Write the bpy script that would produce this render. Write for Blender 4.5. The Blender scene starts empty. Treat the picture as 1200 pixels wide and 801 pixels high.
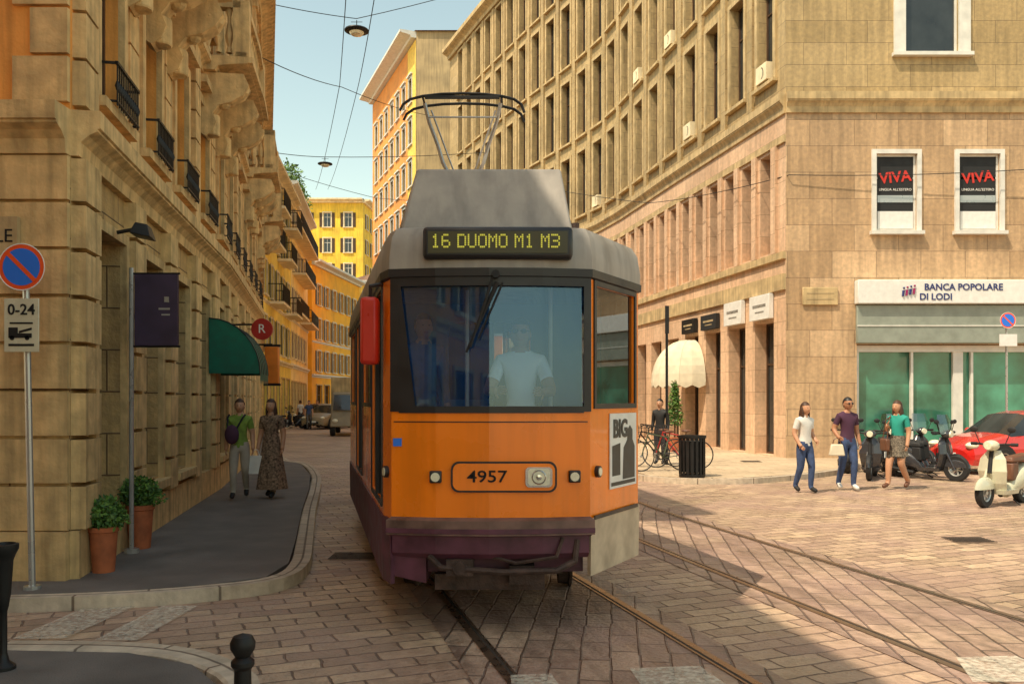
import bpy,bmesh,math,random
from mathutils import Vector,Matrix
R=math.radians; rnd=random.Random(7); pi=math.pi
sc=bpy.context.scene; C=sc.collection; WO={}
def P(px,py,Y): return Vector(((px-600)/1000*Y,Y,1.75+(468-py)/1000*Y))
def G(px,py,z=0):
    Y=(1750-z*1000)/(py-468); return ((px-600)/1000*Y,Y)
# ---------------- materials
def _m(name):
    m=bpy.data.materials.new(name); m.use_nodes=True; n=m.node_tree.nodes; l=m.node_tree.links
    return m,n,l,n['Principled BSDF']
def mixc(n,l,mode,fac,a,b):
    x=n.new('ShaderNodeMixRGB'); x.blend_type=mode
    for k,v in ((0,fac),(1,a),(2,b)):
        if isinstance(v,bpy.types.NodeSocket): l.new(v,x.inputs[k])
        elif k==0: x.inputs[0].default_value=v
        else: x.inputs[k].default_value=(v[0],v[1],v[2],1)
    return x.outputs[0]
def ramp(n,l,src,a,b,ca,cb):
    r=n.new('ShaderNodeValToRGB'); e=r.color_ramp.elements; e[0].position=a; e[1].position=b
    e[0].color=(ca,ca,ca,1) if not isinstance(ca,tuple) else ca+(1,); e[1].color=(cb,cb,cb,1) if not isinstance(cb,tuple) else cb+(1,)
    l.new(src,r.inputs[0]); return r.outputs[0]
def noise(n,l,vec,s,d=4,dist=0):
    x=n.new('ShaderNodeTexNoise'); x.inputs['Scale'].default_value=s; x.inputs['Detail'].default_value=d; x.inputs['Distortion'].default_value=dist
    if vec: l.new(vec,x.inputs['Vector'])
    return x.outputs[0]
def mat(name,c,r=.6,me=0,var=.25,s=4,bump=0,bs=30,em=0,spec=.5,coat=0,streak=0):
    m,n,l,b=_m(name); tc=n.new('ShaderNodeTexCoord').outputs['Object']
    if var>0:
        nz=noise(n,l,tc,s,8); rp=ramp(n,l,nz,.3,.72,1-var,1+var*.6); cc=mixc(n,l,'MULTIPLY',1,c,rp)
        if streak:
            mp=n.new('ShaderNodeMapping'); mp.inputs['Scale'].default_value=(5,5,.35); l.new(tc,mp.inputs[0]); cc=mixc(n,l,'MULTIPLY',1,cc,ramp(n,l,noise(n,l,mp.outputs[0],1.6,8,.1),.34,.56,1-streak,1.05))
        l.new(cc,b.inputs['Base Color'])
        rr=ramp(n,l,nz,.3,.7,max(r-.1,.02),min(r+.12,1)); l.new(rr,b.inputs['Roughness'])
    else: b.inputs['Base Color'].default_value=(*c,1); b.inputs['Roughness'].default_value=r
    b.inputs['Metallic'].default_value=me; b.inputs['Specular IOR Level'].default_value=spec; b.inputs['Coat Weight'].default_value=coat
    if em: b.inputs['Emission Color'].default_value=(*c,1); b.inputs['Emission Strength'].default_value=em
    if bump:
        bp=n.new('ShaderNodeBump'); bp.inputs['Strength'].default_value=bump; bp.inputs['Distance'].default_value=.02
        l.new(noise(n,l,tc,bs,5),bp.inputs['Height']); l.new(bp.outputs[0],b.inputs['Normal'])
    return m
def stone(name,c1,c2,mo,bw,bh,ms=.012,bump=.5,stain=.5,rot=0,coord='UV',rough=.85,distort=0,off=.5,tint=None):
    m,n,l,b=_m(name); tc=n.new('ShaderNodeTexCoord'); v=tc.outputs[coord]; ob=tc.outputs['Object']
    mp=n.new('ShaderNodeMapping'); mp.inputs['Rotation'].default_value=(0,0,rot); l.new(v,mp.inputs[0]); v=mp.outputs[0]
    if distort:
        nn=n.new('ShaderNodeTexNoise'); nn.inputs['Scale'].default_value=2.2; nn.inputs['Detail'].default_value=7; nn.inputs['Roughness'].default_value=.65; l.new(v,nn.inputs['Vector'])
        v=mixc(n,l,'ADD',distort,v,nn.outputs['Color'])
    k=n.new('ShaderNodeTexBrick'); k.offset=off; l.new(v,k.inputs['Vector'])
    for nm,vv in (('Color1',(*c1,1)),('Color2',(*c2,1)),('Mortar',(*mo,1)),('Scale',1),('Mortar Size',ms),('Mortar Smooth',.7),('Bias',0),('Brick Width',bw),('Row Height',bh)): k.inputs[nm].default_value=vv
    big=noise(n,l,ob,.5,8,.2); col=mixc(n,l,'MULTIPLY',1,k.outputs[0],ramp(n,l,big,.3,.68,1-stain*.6,1.12))
    mid=noise(n,l,ob,9,9,.1); col=mixc(n,l,'MULTIPLY',.7,col,ramp(n,l,mid,.35,.65,1-stain*.6,1.15))
    if tint: col=mixc(n,l,'MIX',ramp(n,l,noise(n,l,ob,.9,5),.4,.65,0,.6),col,tint)
    if coord=='UV':
        m2=n.new('ShaderNodeMapping'); m2.inputs['Scale'].default_value=(4,.3,1); l.new(tc.outputs['UV'],m2.inputs[0])
        col=mixc(n,l,'MULTIPLY',.7,col,ramp(n,l,noise(n,l,m2.outputs[0],1.5,8),.36,.6,1-stain*.8,1.08))
    l.new(col,b.inputs['Base Color'])
    l.new(ramp(n,l,mid,.3,.7,max(.1,rough-.25),min(1,rough+.1)),b.inputs['Roughness'])
    fine=noise(n,l,ob,24,6)
    inv=n.new('ShaderNodeMath'); inv.operation='MULTIPLY_ADD'; l.new(k.outputs['Fac'],inv.inputs[0]); inv.inputs[1].default_value=-1.0; l.new(fine,inv.inputs[2])
    bp=n.new('ShaderNodeBump'); bp.inputs['Strength'].default_value=bump; bp.inputs['Distance'].default_value=.02; l.new(inv.outputs[0],bp.inputs['Height']); l.new(bp.outputs[0],b.inputs['Normal'])
    return m
def glassy(name,tint,gl,fac,rough=.02,dif=None,dfac=0):
    m,n,l,b=_m(name); n.remove(b); o=n['Material Output']
    t=n.new('ShaderNodeBsdfTransparent'); t.inputs[0].default_value=(*tint,1)
    g=n.new('ShaderNodeBsdfGlossy'); g.inputs[0].default_value=(*gl,1); g.inputs['Roughness'].default_value=rough
    x=n.new('ShaderNodeMixShader'); x.inputs[0].default_value=fac; l.new(t.outputs[0],x.inputs[1]); l.new(g.outputs[0],x.inputs[2]); out=x
    if dif:
        d=n.new('ShaderNodeBsdfDiffuse'); d.inputs[0].default_value=(*dif,1); y=n.new('ShaderNodeMixShader'); tc=n.new('ShaderNodeTexCoord').outputs['Object']
        l.new(ramp(n,l,noise(n,l,tc,1.6,4,.5),.3,.7,dfac*.5,dfac*1.5),y.inputs[0]); l.new(x.outputs[0],y.inputs[1]); l.new(d.outputs[0],y.inputs[2]); out=y
    l.new(out.outputs[0],o.inputs[0]); return m
def worn(name,c,thr=.5):
    m,n,l,b=_m(name); o=n['Material Output']; tc=n.new('ShaderNodeTexCoord').outputs['Object']; b.inputs['Base Color'].default_value=(*c,1); b.inputs['Roughness'].default_value=.8
    t=n.new('ShaderNodeBsdfTransparent'); x=n.new('ShaderNodeMixShader'); f=ramp(n,l,noise(n,l,tc,26,9,.1),thr-.2,thr+.15,0.1,.62)
    l.new(f,x.inputs[0]); l.new(t.outputs[0],x.inputs[1]); l.new(b.outputs[0],x.inputs[2]); l.new(x.outputs[0],o.inputs[0]); return m
M=dict(
 road=stone('road_setts',(.64,.46,.30),(.38,.255,.175),(.17,.11,.08),.40,.19,.011,.95,.5,R(-22),'Object',.6,.11,tint=(.42,.27,.22)),
 bed=stone('track_setts',(.54,.38,.27),(.33,.22,.165),(.15,.10,.075),.42,.2,.011,.9,.5,R(68),'UV',.55,.05,tint=(.36,.23,.2)),
 pave=mat('asphalt_pavement',(.17,.15,.135),.8,var=.35,s=2,bump=.4,bs=90),
 pave2=stone('stone_pavement',(.6,.46,.31),(.5,.38,.25),(.22,.16,.1),.9,.45,.01,.3,.3,0,'Object',.75),
 kerb=stone('kerb_stone',(.62,.52,.4),(.52,.42,.31),(.2,.15,.11),1.1,3,.015,.4,.35),
 steel=mat('rail_steel',(.34,.24,.17),.3,.85,.25,9), groove=mat('rail_groove',(.04,.028,.02),.8,var=0),
 paint=worn('worn_road_paint',(.82,.76,.62),.5),
 aStone=stone('palazzo_stone',(.66,.44,.19),(.55,.36,.15),(.2,.12,.06),1.1,.46,.012,.6,.4),
 aPlas=mat('palazzo_plaster',(.88,.39,.09),.9,var=.25,s=2,bump=.3,streak=.25),
 aTrim=mat('palazzo_trim',(.70,.485,.225),.85,var=.28,s=5,bump=.5,bs=18,streak=.3),
 gUp=stone('upper_cladding',(.50,.36,.18),(.41,.29,.135),(.16,.11,.06),1.2,.62,.008,.35,.35),
 gLow=stone('pink_stone_cladding',(.70,.475,.31),(.62,.40,.25),(.32,.2,.12),.98,.66,.009,.25,.25),
 gSide=stone('brown_stone_cladding',(.64,.435,.255),(.47,.305,.165),(.22,.14,.08),1.25,.74,.01,.35,.35,tint=None),
 gTrim=mat('cornice_stone',(.56,.41,.21),.85,var=.3,s=3,bump=.3,streak=.25),
 dark=mat('dark_interior',(.012,.011,.01),.9,var=0),
 pane=mat('window_pane',(.03,.034,.034),.06,var=.5,s=1.5,spec=.7), wood=mat('dark_wood',(.085,.042,.02),.55,var=.4,s=6),
 iron=mat('wrought_iron',(.015,.014,.014),.5,.3,.3), shutter=mat('green_shutter',(.09,.11,.06),.7,var=.3),
 white=mat('white_frame',(.72,.7,.64),.5,var=.15), yel=mat('yellow_plaster',(.9,.6,.07),.9,var=.25,s=.8,bump=.2,streak=.2),
 ora=mat('orange_plaster',(1,.5,.04),.9,var=.2,s=.8), sor=mat('orange_sign',(.85,.22,.02),.5,var=.2), red=mat('terracotta_plaster',(.82,.33,.08),.9,var=.25,s=.7), ochre=mat('ochre_plaster',(1,.74,.16),.9,var=.22,s=.6,streak=.2), cream2=mat('cream_plaster',(.95,.76,.36),.9,var=.2,s=.6,streak=.2),
 ltrim=mat('light_trim',(.85,.72,.48),.85,var=.25,s=2),
 tan=mat('tan_render',(.47,.35,.19),.9,var=.3,s=.8,streak=.25), yedge=mat('yellow_band_plaster',(.9,.6,.12),.9,var=.2),
 roof=stone('roof_tiles',(.36,.19,.1),(.25,.13,.07),(.1,.05,.03),.3,.3,.03,.8,.4),
 tOr=mat('tram_orange_paint',(1,.235,.006),.28,var=.1,s=2,coat=.4,streak=.1), tGr=mat('tram_grey_paint',(.38,.345,.305),.5,var=.2,s=4,bump=.08,streak=.2), tDk=mat('tram_dark_trim',(.02,.018,.02),.4,var=.3), tBm=mat('tram_bumper_paint',(.18,.1,.08),.5,var=.5,s=7),
 tMar=mat('tram_maroon_skirt',(.12,.035,.06),.5,var=.5,s=6), tCr=mat('tram_cream_skirt',(.55,.43,.3),.5,var=.35,s=5), tRu=mat('tram_underframe',(.09,.055,.045),.7,.3,.6,9,.4),
 shield=glassy('windscreen_glass',(.72,.87,1),(.55,.8,1),.13,.02,(.02,.12,.42),.2), sglass=glassy('tram_side_glass',(.3,.33,.33),(.8,.9,1),.25),  # windscreen's blue diffuse layer paints in the sky reflection
 led=mat('led_letters',(.7,.66,.08),.5,em=.3,var=0), ledbg=mat('led_panel',(.06,.052,.015),.4,var=.2), inter=mat('cab_lining',(.10,.17,.27),.7,var=.2), dash=mat('dashboard_lining',(.3,.36,.42),.6,var=.2), black=mat('black_rubber',(.014,.014,.015),.7,var=.2), chrome=mat('chrome',(.6,.6,.6),.15,1,0),
 lamp=mat('headlamp_glass',(.85,.8,.6),.1,var=.15,s=30,coat=1), lred=mat('red_paint',(.62,.03,.015),.35,var=.15), dred=mat('deep_red_paint',(.42,.02,.015),.4,var=.2), ored=mat('sign_red',(.85,.1,.02),.4,var=.05), blue=mat('sign_blue',(.02,.18,.8),.4,var=.05), wht=mat('white_paint',(.78,.77,.73),.4,var=.1,s=8),
 cream=mat('cream_paint',(.62,.6,.45),.25,var=.15,coat=.6), beige=mat('dull_beige_paint',(.3,.24,.15),.4,var=.15), carred=mat('car_red_paint',(.62,.02,.015),.2,var=.06,coat=1), silver=mat('silver_paint',(.45,.45,.44),.3,.5,.1,coat=.6), dkp=mat('charcoal_paint',(.04,.04,.045),.25,var=.15,coat=.5),
 brown=mat('brown_leather',(.15,.06,.03),.5,var=.3), terra=mat('terracotta',(.45,.13,.05),.8,var=.35,s=8,bump=.2), leaf=mat('leaf_green',(.05,.13,.02),.6,var=.6,s=30), leaf2=mat('leaf_light',(.12,.23,.03),.6,var=.5,s=20),
 awn=mat('green_canvas',(.008,.13,.075),.7,var=.3,s=5), canvas=mat('white_canvas',(.72,.64,.48),.8,var=.15), purple=mat('dark_banner',(.05,.03,.065),.6,var=.3), teal=mat('bank_glass',(.06,.24,.16),.08,var=.7,s=1.1,spec=.8), fasc=mat('bank_fascia',(.28,.31,.26),.4,var=.2),
 navy=mat('sign_navy',(.02,.03,.15),.5,var=0), bpink=mat('sign_magenta',(.3,.015,.1),.5,var=0), skin=mat('skin',(.55,.29,.17),.55,var=.12), skin2=mat('tanned_skin',(.42,.2,.11),.55,var=.12),
 hairb=mat('brown_hair',(.07,.03,.014),.6,var=.4,s=40), hairk=mat('black_hair',(.012,.009,.008),.5,var=.3), denim=mat('denim',(.045,.075,.17),.85,var=.35,s=14,bump=.2), tee=mat('white_tee',(.68,.66,.62),.85,var=.12), aub=mat('dark_purple_shirt',(.07,.025,.055),.85,var=.2),
 tealc=mat('teal_top',(.02,.3,.24),.8,var=.2), pshort=mat('patterned_cloth',(.2,.17,.13),.85,var=.9,s=38), dress=mat('floral_dress',(.26,.17,.11),.85,var=.9,s=30), grn=mat('olive_shirt',(.22,.33,.05),.85,var=.4,s=10), khaki=mat('grey_trousers',(.4,.35,.28),.85,var=.25), sky_shirt=mat('pale_blue_shirt',(.88,.92,.95),.8,var=.08), post=mat('poster_dark',(.06,.055,.05),.5,var=.7,s=9))
# ---------------- mesh builder
class MB:
    def __init__(s): s.v=[];s.f=[];s.uv={};s.mi=[];s.cur=0
    def add(s,vs,fs,uvs=None):
        o=len(s.v); s.v+=[tuple(v) for v in vs]
        for i,f in enumerate(fs):
            if uvs: s.uv[len(s.f)]=uvs[i]
            s.f.append(tuple(o+k for k in f)); s.mi.append(s.cur)
        return s
    def quad(s,a,b,c,d,uv=None): return s.add([a,b,c,d],[(0,1,2,3)],[uv] if uv else None)
    def bx(s,x0,x1,y0,y1,z0,z1):
        v=[(x,y,z) for z in (z0,z1) for y in (y0,y1) for x in (x0,x1)]
        return s.add(v,[(0,2,3,1),(4,5,7,6),(0,1,5,4),(2,6,7,3),(0,4,6,2),(1,3,7,5)])
    def hexa(s,v): return s.add(v,[(0,3,2,1),(4,5,6,7),(0,1,5,4),(1,2,6,5),(2,3,7,6),(3,0,4,7)])
    def prism(s,pts,vec):
        n=len(pts); a=[Vector(p) for p in pts]; b=[p+Vector(vec) for p in a]
        return s.add(a+b,[tuple(range(n))[::-1],tuple(range(n,2*n))]+[(i,(i+1)%n,n+(i+1)%n,n+i) for i in range(n)])
    def cyl(s,p0,p1,r0,r1=None,n=10):
        r1=r0 if r1 is None else r1; p0=Vector(p0);p1=Vector(p1); d=(p1-p0).normalized()
        u=d.orthogonal().normalized(); w=d.cross(u); v=[]
        for p,r in ((p0,r0),(p1,r1)):
            for i in range(n): a=2*pi*i/n; v.append(p+(u*math.cos(a)+w*math.sin(a))*r)
        return s.add(v,[(i,(i+1)%n,n+(i+1)%n,n+i) for i in range(n)]+[tuple(range(n))[::-1],tuple(range(n,2*n))])
    def tube(s,pts,r,n=6):
        for i in range(len(pts)-1):
            s.cyl(pts[i],pts[i+1],r,r,n)
            if i and r>.012: s.sph(pts[i],(r,r,r),n,4)
        return s
    def lathe(s,c,prof,n=16,ax='z'):
        v=[];f=[];m=len(prof)
        for i in range(n):
            a=2*pi*i/n
            for r,h in prof:
                x,y,z=r*math.cos(a),r*math.sin(a),h
                if ax=='y': x,y,z=x,h,y
                if ax=='x': x,y,z=h,x,y
                v.append((c[0]+x,c[1]+y,c[2]+z))
        for i in range(n):
            for j in range(m-1):
                a=i*m+j;b=((i+1)%n)*m+j; f.append((a,b,b+1,a+1))
        return s.add(v,f)
    def sph(s,c,r,n=12,m=8,fn=None,keep=None):
        v=[];f=[]
        for j in range(m+1):
            t=pi*j/m
            for i in range(n):
                a=2*pi*i/n; q=[math.sin(t)*math.cos(a),math.sin(t)*math.sin(a),math.cos(t)]
                if fn: q=fn(q)
                v.append((c[0]+q[0]*r[0],c[1]+q[1]*r[1],c[2]+q[2]*r[2]))
        for j in range(m):
            for i in range(n):
                a=j*n+i;b=j*n+(i+1)%n; q=[sum(v[k][x] for k in (a,b,a+n,b+n))/4 for x in range(3)]
                if keep and not keep([(q[x]-c[x])/r[x] for x in range(3)]): continue
                f.append((a,b,b+n,a+n))
        return s.add(v,f)
    def build(s,name,ma,parent=None,smooth=True,bev=0,fix=True,ang=35):
        me=bpy.data.meshes.new(name); vs=s.v
        r=parent
        while r is not None and r.parent: r=r.parent
        if r is not None and r.name in WO:
            o=WO[r.name]; vs=[(a-o[0],b-o[1],c-o[2]) for a,b,c in vs]
        me.from_pydata(vs,[],s.f)
        for x in (ma if isinstance(ma,list) else [ma]): me.materials.append(x)
        ul=me.uv_layers.new(name='UVMap')
        for p in me.polygons:
            p.material_index=s.mi[p.index]; u=s.uv.get(p.index); n=p.normal
            for k,li in enumerate(p.loop_indices):
                if u: ul.data[li].uv=u[k]
                else:
                    q=s.v[me.loops[li].vertex_index]
                    if abs(n.z)>.75: ul.data[li].uv=(q[0],q[1])
                    else:
                        h=math.hypot(n.x,n.y) or 1; ul.data[li].uv=(-q[0]*n.y/h+q[1]*n.x/h,q[2])
        if fix:
            bm=bmesh.new(); bm.from_mesh(me); bmesh.ops.recalc_face_normals(bm,faces=bm.faces); bm.to_mesh(me); bm.free()
        if smooth:
            me.polygons.foreach_set('use_smooth',[True]*len(me.polygons)); me.set_sharp_from_angle(angle=R(ang))
        ob=bpy.data.objects.new(name,me); C.objects.link(ob)
        if parent: ob.parent=parent
        if bev:
            b=ob.modifiers.new('b','BEVEL'); b.width=bev; b.segments=2; b.limit_method='ANGLE'; b.angle_limit=R(40)
        return ob
def tag(o,label,cat,group=None):
    o['label']=label;o['category']=cat
    if group:o['group']=group
    return o
def root(name,label,cat,loc=(0,0,0),rz=0,group=None,world=False):
    o=bpy.data.objects.new(name,None); C.objects.link(o); o.location=loc; o.rotation_euler=(0,0,rz); o.empty_display_size=.2
    if world: WO[o.name]=Vector(loc)
    return tag(o,label,cat,group)
def st(o): o['kind']='structure'; return o
def dup(r,loc,rz,label,group=None,scale=None):
    n=r.copy(); C.objects.link(n); n.location=loc; n.rotation_euler=(0,0,rz); n['label']=label
    if group:n['group']=group
    if scale:n.scale=(scale,)*3
    def rec(a,b):
        for ch in list(a.children):
            if ch.parent is a:
                c=ch.copy(); C.objects.link(c); c.parent=b; rec(ch,c)
    rec(r,n); return n
def text(s,size,ma,parent,loc,rz=0,name='lettering',bold=0,sx=1,ext=.003,roll=0):
    cu=bpy.data.curves.new('t','FONT'); cu.body=s; cu.size=size; cu.extrude=ext; cu.offset=bold; cu.align_x='CENTER'; cu.align_y='CENTER'; cu.resolution_u=3
    o=bpy.data.objects.new('t',cu); C.objects.link(o); dg=bpy.context.evaluated_depsgraph_get(); me=bpy.data.meshes.new_from_object(o.evaluated_get(dg)); bpy.data.objects.remove(o)
    me.materials.clear(); me.materials.append(ma); t=bpy.data.objects.new(name,me); C.objects.link(t); loc=Vector(loc)
    r=parent
    while r is not None and r.parent: r=r.parent
    if r is not None and r.name in WO: loc=loc-WO[r.name]
    t.parent=parent; t.matrix_local=Matrix.Translation(loc)@Matrix.Rotation(rz,4,'Z')@Matrix.Rotation(pi/2,4,'X')@Matrix.Rotation(roll,4,'Z')@Matrix.Diagonal((sx,1,1,1)); return t
class Path:
    def __init__(s,pts,smooth=0):
        p=[Vector(q) for q in pts]
        if smooth:
            o=[]
            for i in range(len(p)-1):
                a=p[max(i-1,0)];b=p[i];c=p[i+1];d=p[min(i+2,len(p)-1)]
                for k in range(smooth):
                    t=k/smooth; o.append(.5*((2*b)+(c-a)*t+(2*a-5*b+4*c-d)*t*t+(3*b-a-3*c+d)*t**3))
            p=o+[p[-1]]
        s.p=p; s.k=[0]
        for a,b in zip(p,p[1:]): s.k.append(s.k[-1]+(b-a).length)
        s.L=s.k[-1]
    def seg(s,x):
        for i in range(len(s.p)-1):
            if x<=s.k[i+1]+1e-9: return i
        return len(s.p)-2
    def nrm(s,i): t=(s.p[i+1]-s.p[i]).normalized(); return Vector((-t.y,t.x))
    def at(s,x,d=0,z=0):
        i=s.seg(x); t=(x-s.k[i])/(s.k[i+1]-s.k[i]); q=s.p[i].lerp(s.p[i+1],t); n=s.nrm(i)
        if abs(x-s.k[i+1])<1e-6 and i+2<len(s.p):
            m=(n+s.nrm(i+1)).normalized(); n=m/max(.4,m.dot(n))
        elif abs(x-s.k[i])<1e-6 and i>0:
            m=(n+s.nrm(i-1)).normalized(); n=m/max(.4,m.dot(n))
        q=q+n*d; return Vector((q.x,q.y,z))
    def rz(s,x):
        i=s.seg(x); t=s.p[i+1]-s.p[i]; return math.atan2(t.y,t.x)
    def cuts(s,a,b): return [a]+[k for k in s.k if a+1e-4<k<b-1e-4]+[b]
def wall(mb,pa,s0,s1,z0,z1,ops=(),depth=.25):
    ss=set(pa.cuts(s0,s1)); zs={z0,z1}
    for a,b,c,d in ops: ss|={a,b}; zs|={c,d}
    ss=sorted(x for x in ss if s0-1e-6<=x<=s1+1e-6); zs=sorted(x for x in zs if z0-1e-6<=x<=z1+1e-6)
    for a,b in zip(ss,ss[1:]):
        if b-a<1e-5: continue
        for c,d in zip(zs,zs[1:]):
            ms,mz=(a+b)/2,(c+d)/2
            if any(o[0]<ms<o[1] and o[2]<mz<o[3] for o in ops): continue
            mb.quad(pa.at(a,0,c),pa.at(b,0,c),pa.at(b,0,d),pa.at(a,0,d),[(a,c),(b,c),(b,d),(a,d)])
    for a,b,c,d in ops:
        A,B=pa.at(a),pa.at(b); na=pa.at(a+.001,-depth)-pa.at(a+.001); nb=pa.at(b-.001,-depth)-pa.at(b-.001)
        q=lambda V,z,o=Vector((0,0,0)):V+o+Vector((0,0,z))
        mb.quad(q(A,c),q(A,c,na),q(A,d,na),q(A,d)); mb.quad(q(B,c),q(B,d),q(B,d,nb),q(B,c,nb))
        mb.quad(q(A,c),q(B,c),q(B,c,nb),q(A,c,na)); mb.quad(q(A,d),q(A,d,na),q(B,d,nb),q(B,d))
def pbox(mb,pa,s0,s1,d0,d1,z0,z1): sweep(mb,pa,s0,s1,[(d0,z0),(d1,z0),(d1,z1),(d0,z1)])
def sweep(mb,pa,s0,s1,prof,caps=True):
    cs=pa.cuts(s0,s1); n=len(prof)
    R_=[[pa.at(x,d,z) for d,z in prof] for x in cs]
    for r0,r1,a,b in zip(R_,R_[1:],cs,cs[1:]):
        for i in range(n):
            j=(i+1)%n; mb.quad(r0[i],r1[i],r1[j],r0[j],[(a,prof[i][1]+prof[i][0]),(b,prof[i][1]+prof[i][0]),(b,prof[j][1]+prof[j][0]),(a,prof[j][1]+prof[j][0])])
    if caps:
        mb.add(R_[0],[tuple(range(n))]); mb.add(R_[-1],[tuple(range(n))[::-1]])
def corn(mb,pa,s0,s1,z0,z1,d,b=0): # moulded cornice
    h=z1-z0; sweep(mb,pa,s0,s1,[(b,z0),(b+d*.3,z0),(b+d*.35,z0+h*.3),(b+d*.6,z0+h*.45),(b+d*.9,z0+h*.55),(b+d*.9,z0+h*.6),(b+d,z0+h*.62),(b+d,z1),(b,z1)])
def tmesh(mb,name,ma):
    o=mb.build(name,ma); me=o.data; bpy.data.objects.remove(o); return me
def tpl_window(w,h,fm,pm,sur=None,sw=.12,dep=.2,sill=True,mull=1,trans=True,shut=None,ped=0,name='window'):
    T=[]; f=MB(); t=.06; y0,y1=-dep,-dep+.07
    f.bx(-w/2,-w/2+t,y0,y1,0,h);f.bx(w/2-t,w/2,y0,y1,0,h);f.bx(-w/2+t,w/2-t,y0,y1,0,t);f.bx(-w/2+t,w/2-t,y0,y1,h-t,h)
    for k in range(mull): x=-w/2+w*(k+1)/(mull+1); f.bx(x-.025,x+.025,y0,y1-.005,t,h-t)
    if trans: f.bx(-w/2+t,w/2-t,y0,y1-.01,h*.68,h*.68+.05)
    T.append(('window',tmesh(f,name,fm)))
    p=MB(); p.bx(-w/2+.02,w/2-.02,y0+.01,y0+.03,.02,h-.02); T.append(('pane',tmesh(p,'pane',pm)))
    if sur:
        s=MB(); s.bx(-w/2-sw,-w/2,0,.07,-.02,h+sw); s.bx(w/2,w/2+sw,0,.07,-.02,h+sw); s.bx(-w/2,w/2,0,.068,h,h+sw)
        if ped:
            s.bx(-w/2-sw-.06,w/2+sw+.06,0,.2,h+sw+.08,h+sw+.2)
            if ped>1: s.prism([(-w/2-sw-.08,0,h+sw+.2),(w/2+sw+.08,0,h+sw+.2),(0,0,h+sw+.5)],(0,.18,0))
        T.append(('surround',tmesh(s,'surround',sur)))
    if sill: s=MB(); s.bx(-w/2-sw-.05,w/2+sw+.05,-.05,.16,-.12,-.02); T.append(('sill',tmesh(s,'sill',sur or fm)))
    if shut:
        for k in (-1,1):
            s=MB(); x=k*(w*.75+.02)
            s.bx(x-w/4,x+w/4,.01,.05,0,h)
            for j in range(int(h/.12)): s.bx(x-w/4+.03,x+w/4-.03,.05,.062,.04+j*.12,.1+j*.12)
            T.append(('shutter',tmesh(s,'shutter',shut)))
    return T
def inst(T,parent,loc,rz,name='window'):
    r=parent; loc=Vector(loc)
    if r.name in WO: loc=loc-WO[r.name]
    a=bpy.data.objects.new(name,T[0][1]); C.objects.link(a); a.parent=parent; a.location=loc; a.rotation_euler=(0,0,rz)
    for nm,me in T[1:]:
        b=bpy.data.objects.new(nm,me); C.objects.link(b); b.parent=a
    return a
def leafcloud(mb,c,r,n,size,rg=rnd):
    for _ in range(n):
        while True:
            q=Vector((rg.uniform(-1,1),rg.uniform(-1,1),rg.uniform(-1,1)))
            if .35<q.length<1: break
        p=Vector((c[0]+q.x*r[0],c[1]+q.y*r[1],c[2]+q.z*r[2])); u=Vector((rg.gauss(0,1),rg.gauss(0,1),rg.gauss(0,1))).normalized(); w=u.orthogonal().normalized(); s=size*rg.uniform(.6,1.3)
        mb.cur=rg.randint(0,1); mb.quad(p,p+u*s*.5+w*s*.25,p+u*s,p+u*s*.5-w*s*.25)
    mb.cur=0
# ---------------- ground
g=MB(); g.quad((-250,-60,0),(250,-60,0),(250,400,0),(-250,400,0)); st(g.build('ground',M['road'],smooth=False))
def flat(pts,z): return [(a,b,z) for a,b in pts]
def pavement(name,poly,kerbpts,ma):
    m=MB(); m.prism(flat(poly,0.0),(0,0,.11)); st(m.build(name,ma,smooth=False))
    pa=Path(kerbpts,4); k=MB(); sweep(k,pa,0,pa.L,[(-.0,.0),(-.01,.1),(-.03,.114),(-.2,.117),(-.2,.0)]); st(k.build('kerb',M['kerb'],smooth=False))
kA=[(-30,7.15),(-8,7.15),(-5.2,7.15),(-4.2,7.2),G(150,706),G(250,698),G(312,689),G(338,672),G(346,645),G(354,605),G(362,580),G(364,562),G(352,548),(-6.6,24),(-9.5,34),(-13,48),(-16.9,76),(-17.2,92)]
pavement('left_pavement',kA+[(-19,92),(-19,78),(-14,45),(-30,44)],kA,M['pave'])
kB=[(-.5,-15),(-1.3,0),(-1.72,4.2),G(262,808,.11),G(225,778,.11),G(150,764,.11),G(0,761,.11),(-4.4,5.6),(-6,5.6),(-9,5.6),(-30,5.6)]
pavement('corner_pavement',kB[::-1]+[(-30,-15)],kB,M['pave'])
kG=[(-7.0,66),(-6.6,61),(-2.9,54),(1.6,42),(2.6,30),(2.5,22),G(762,563),G(860,566),G(930,561),G(975,555),(8.6,21.6),(10.5,22.1),(13,22.1),(32,22.1)]
pavement('right_pavement',kG+[(32,30),(8,30)],kG,M['pave2'])
t1=[(2.1,0),(1.38,3),(.748,5.26),(.04,7.88),(-.62,10.4),(-1.05,13),(-1.4,17),(-1.8,23),(-2.9,32),(-5.8,45),(-10.4,60),(-14.2,78),(-14.8,100)]
t2=[(5.2,0),(4.4,3),(3.72,5.26),(3.3,6.81),(2.4,10.2),(1.5,14.1),(1.15,18),(.75,24),(-.3,32),(-3.2,45),(-8.4,60),(-12.4,78),(-13,100)]
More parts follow.
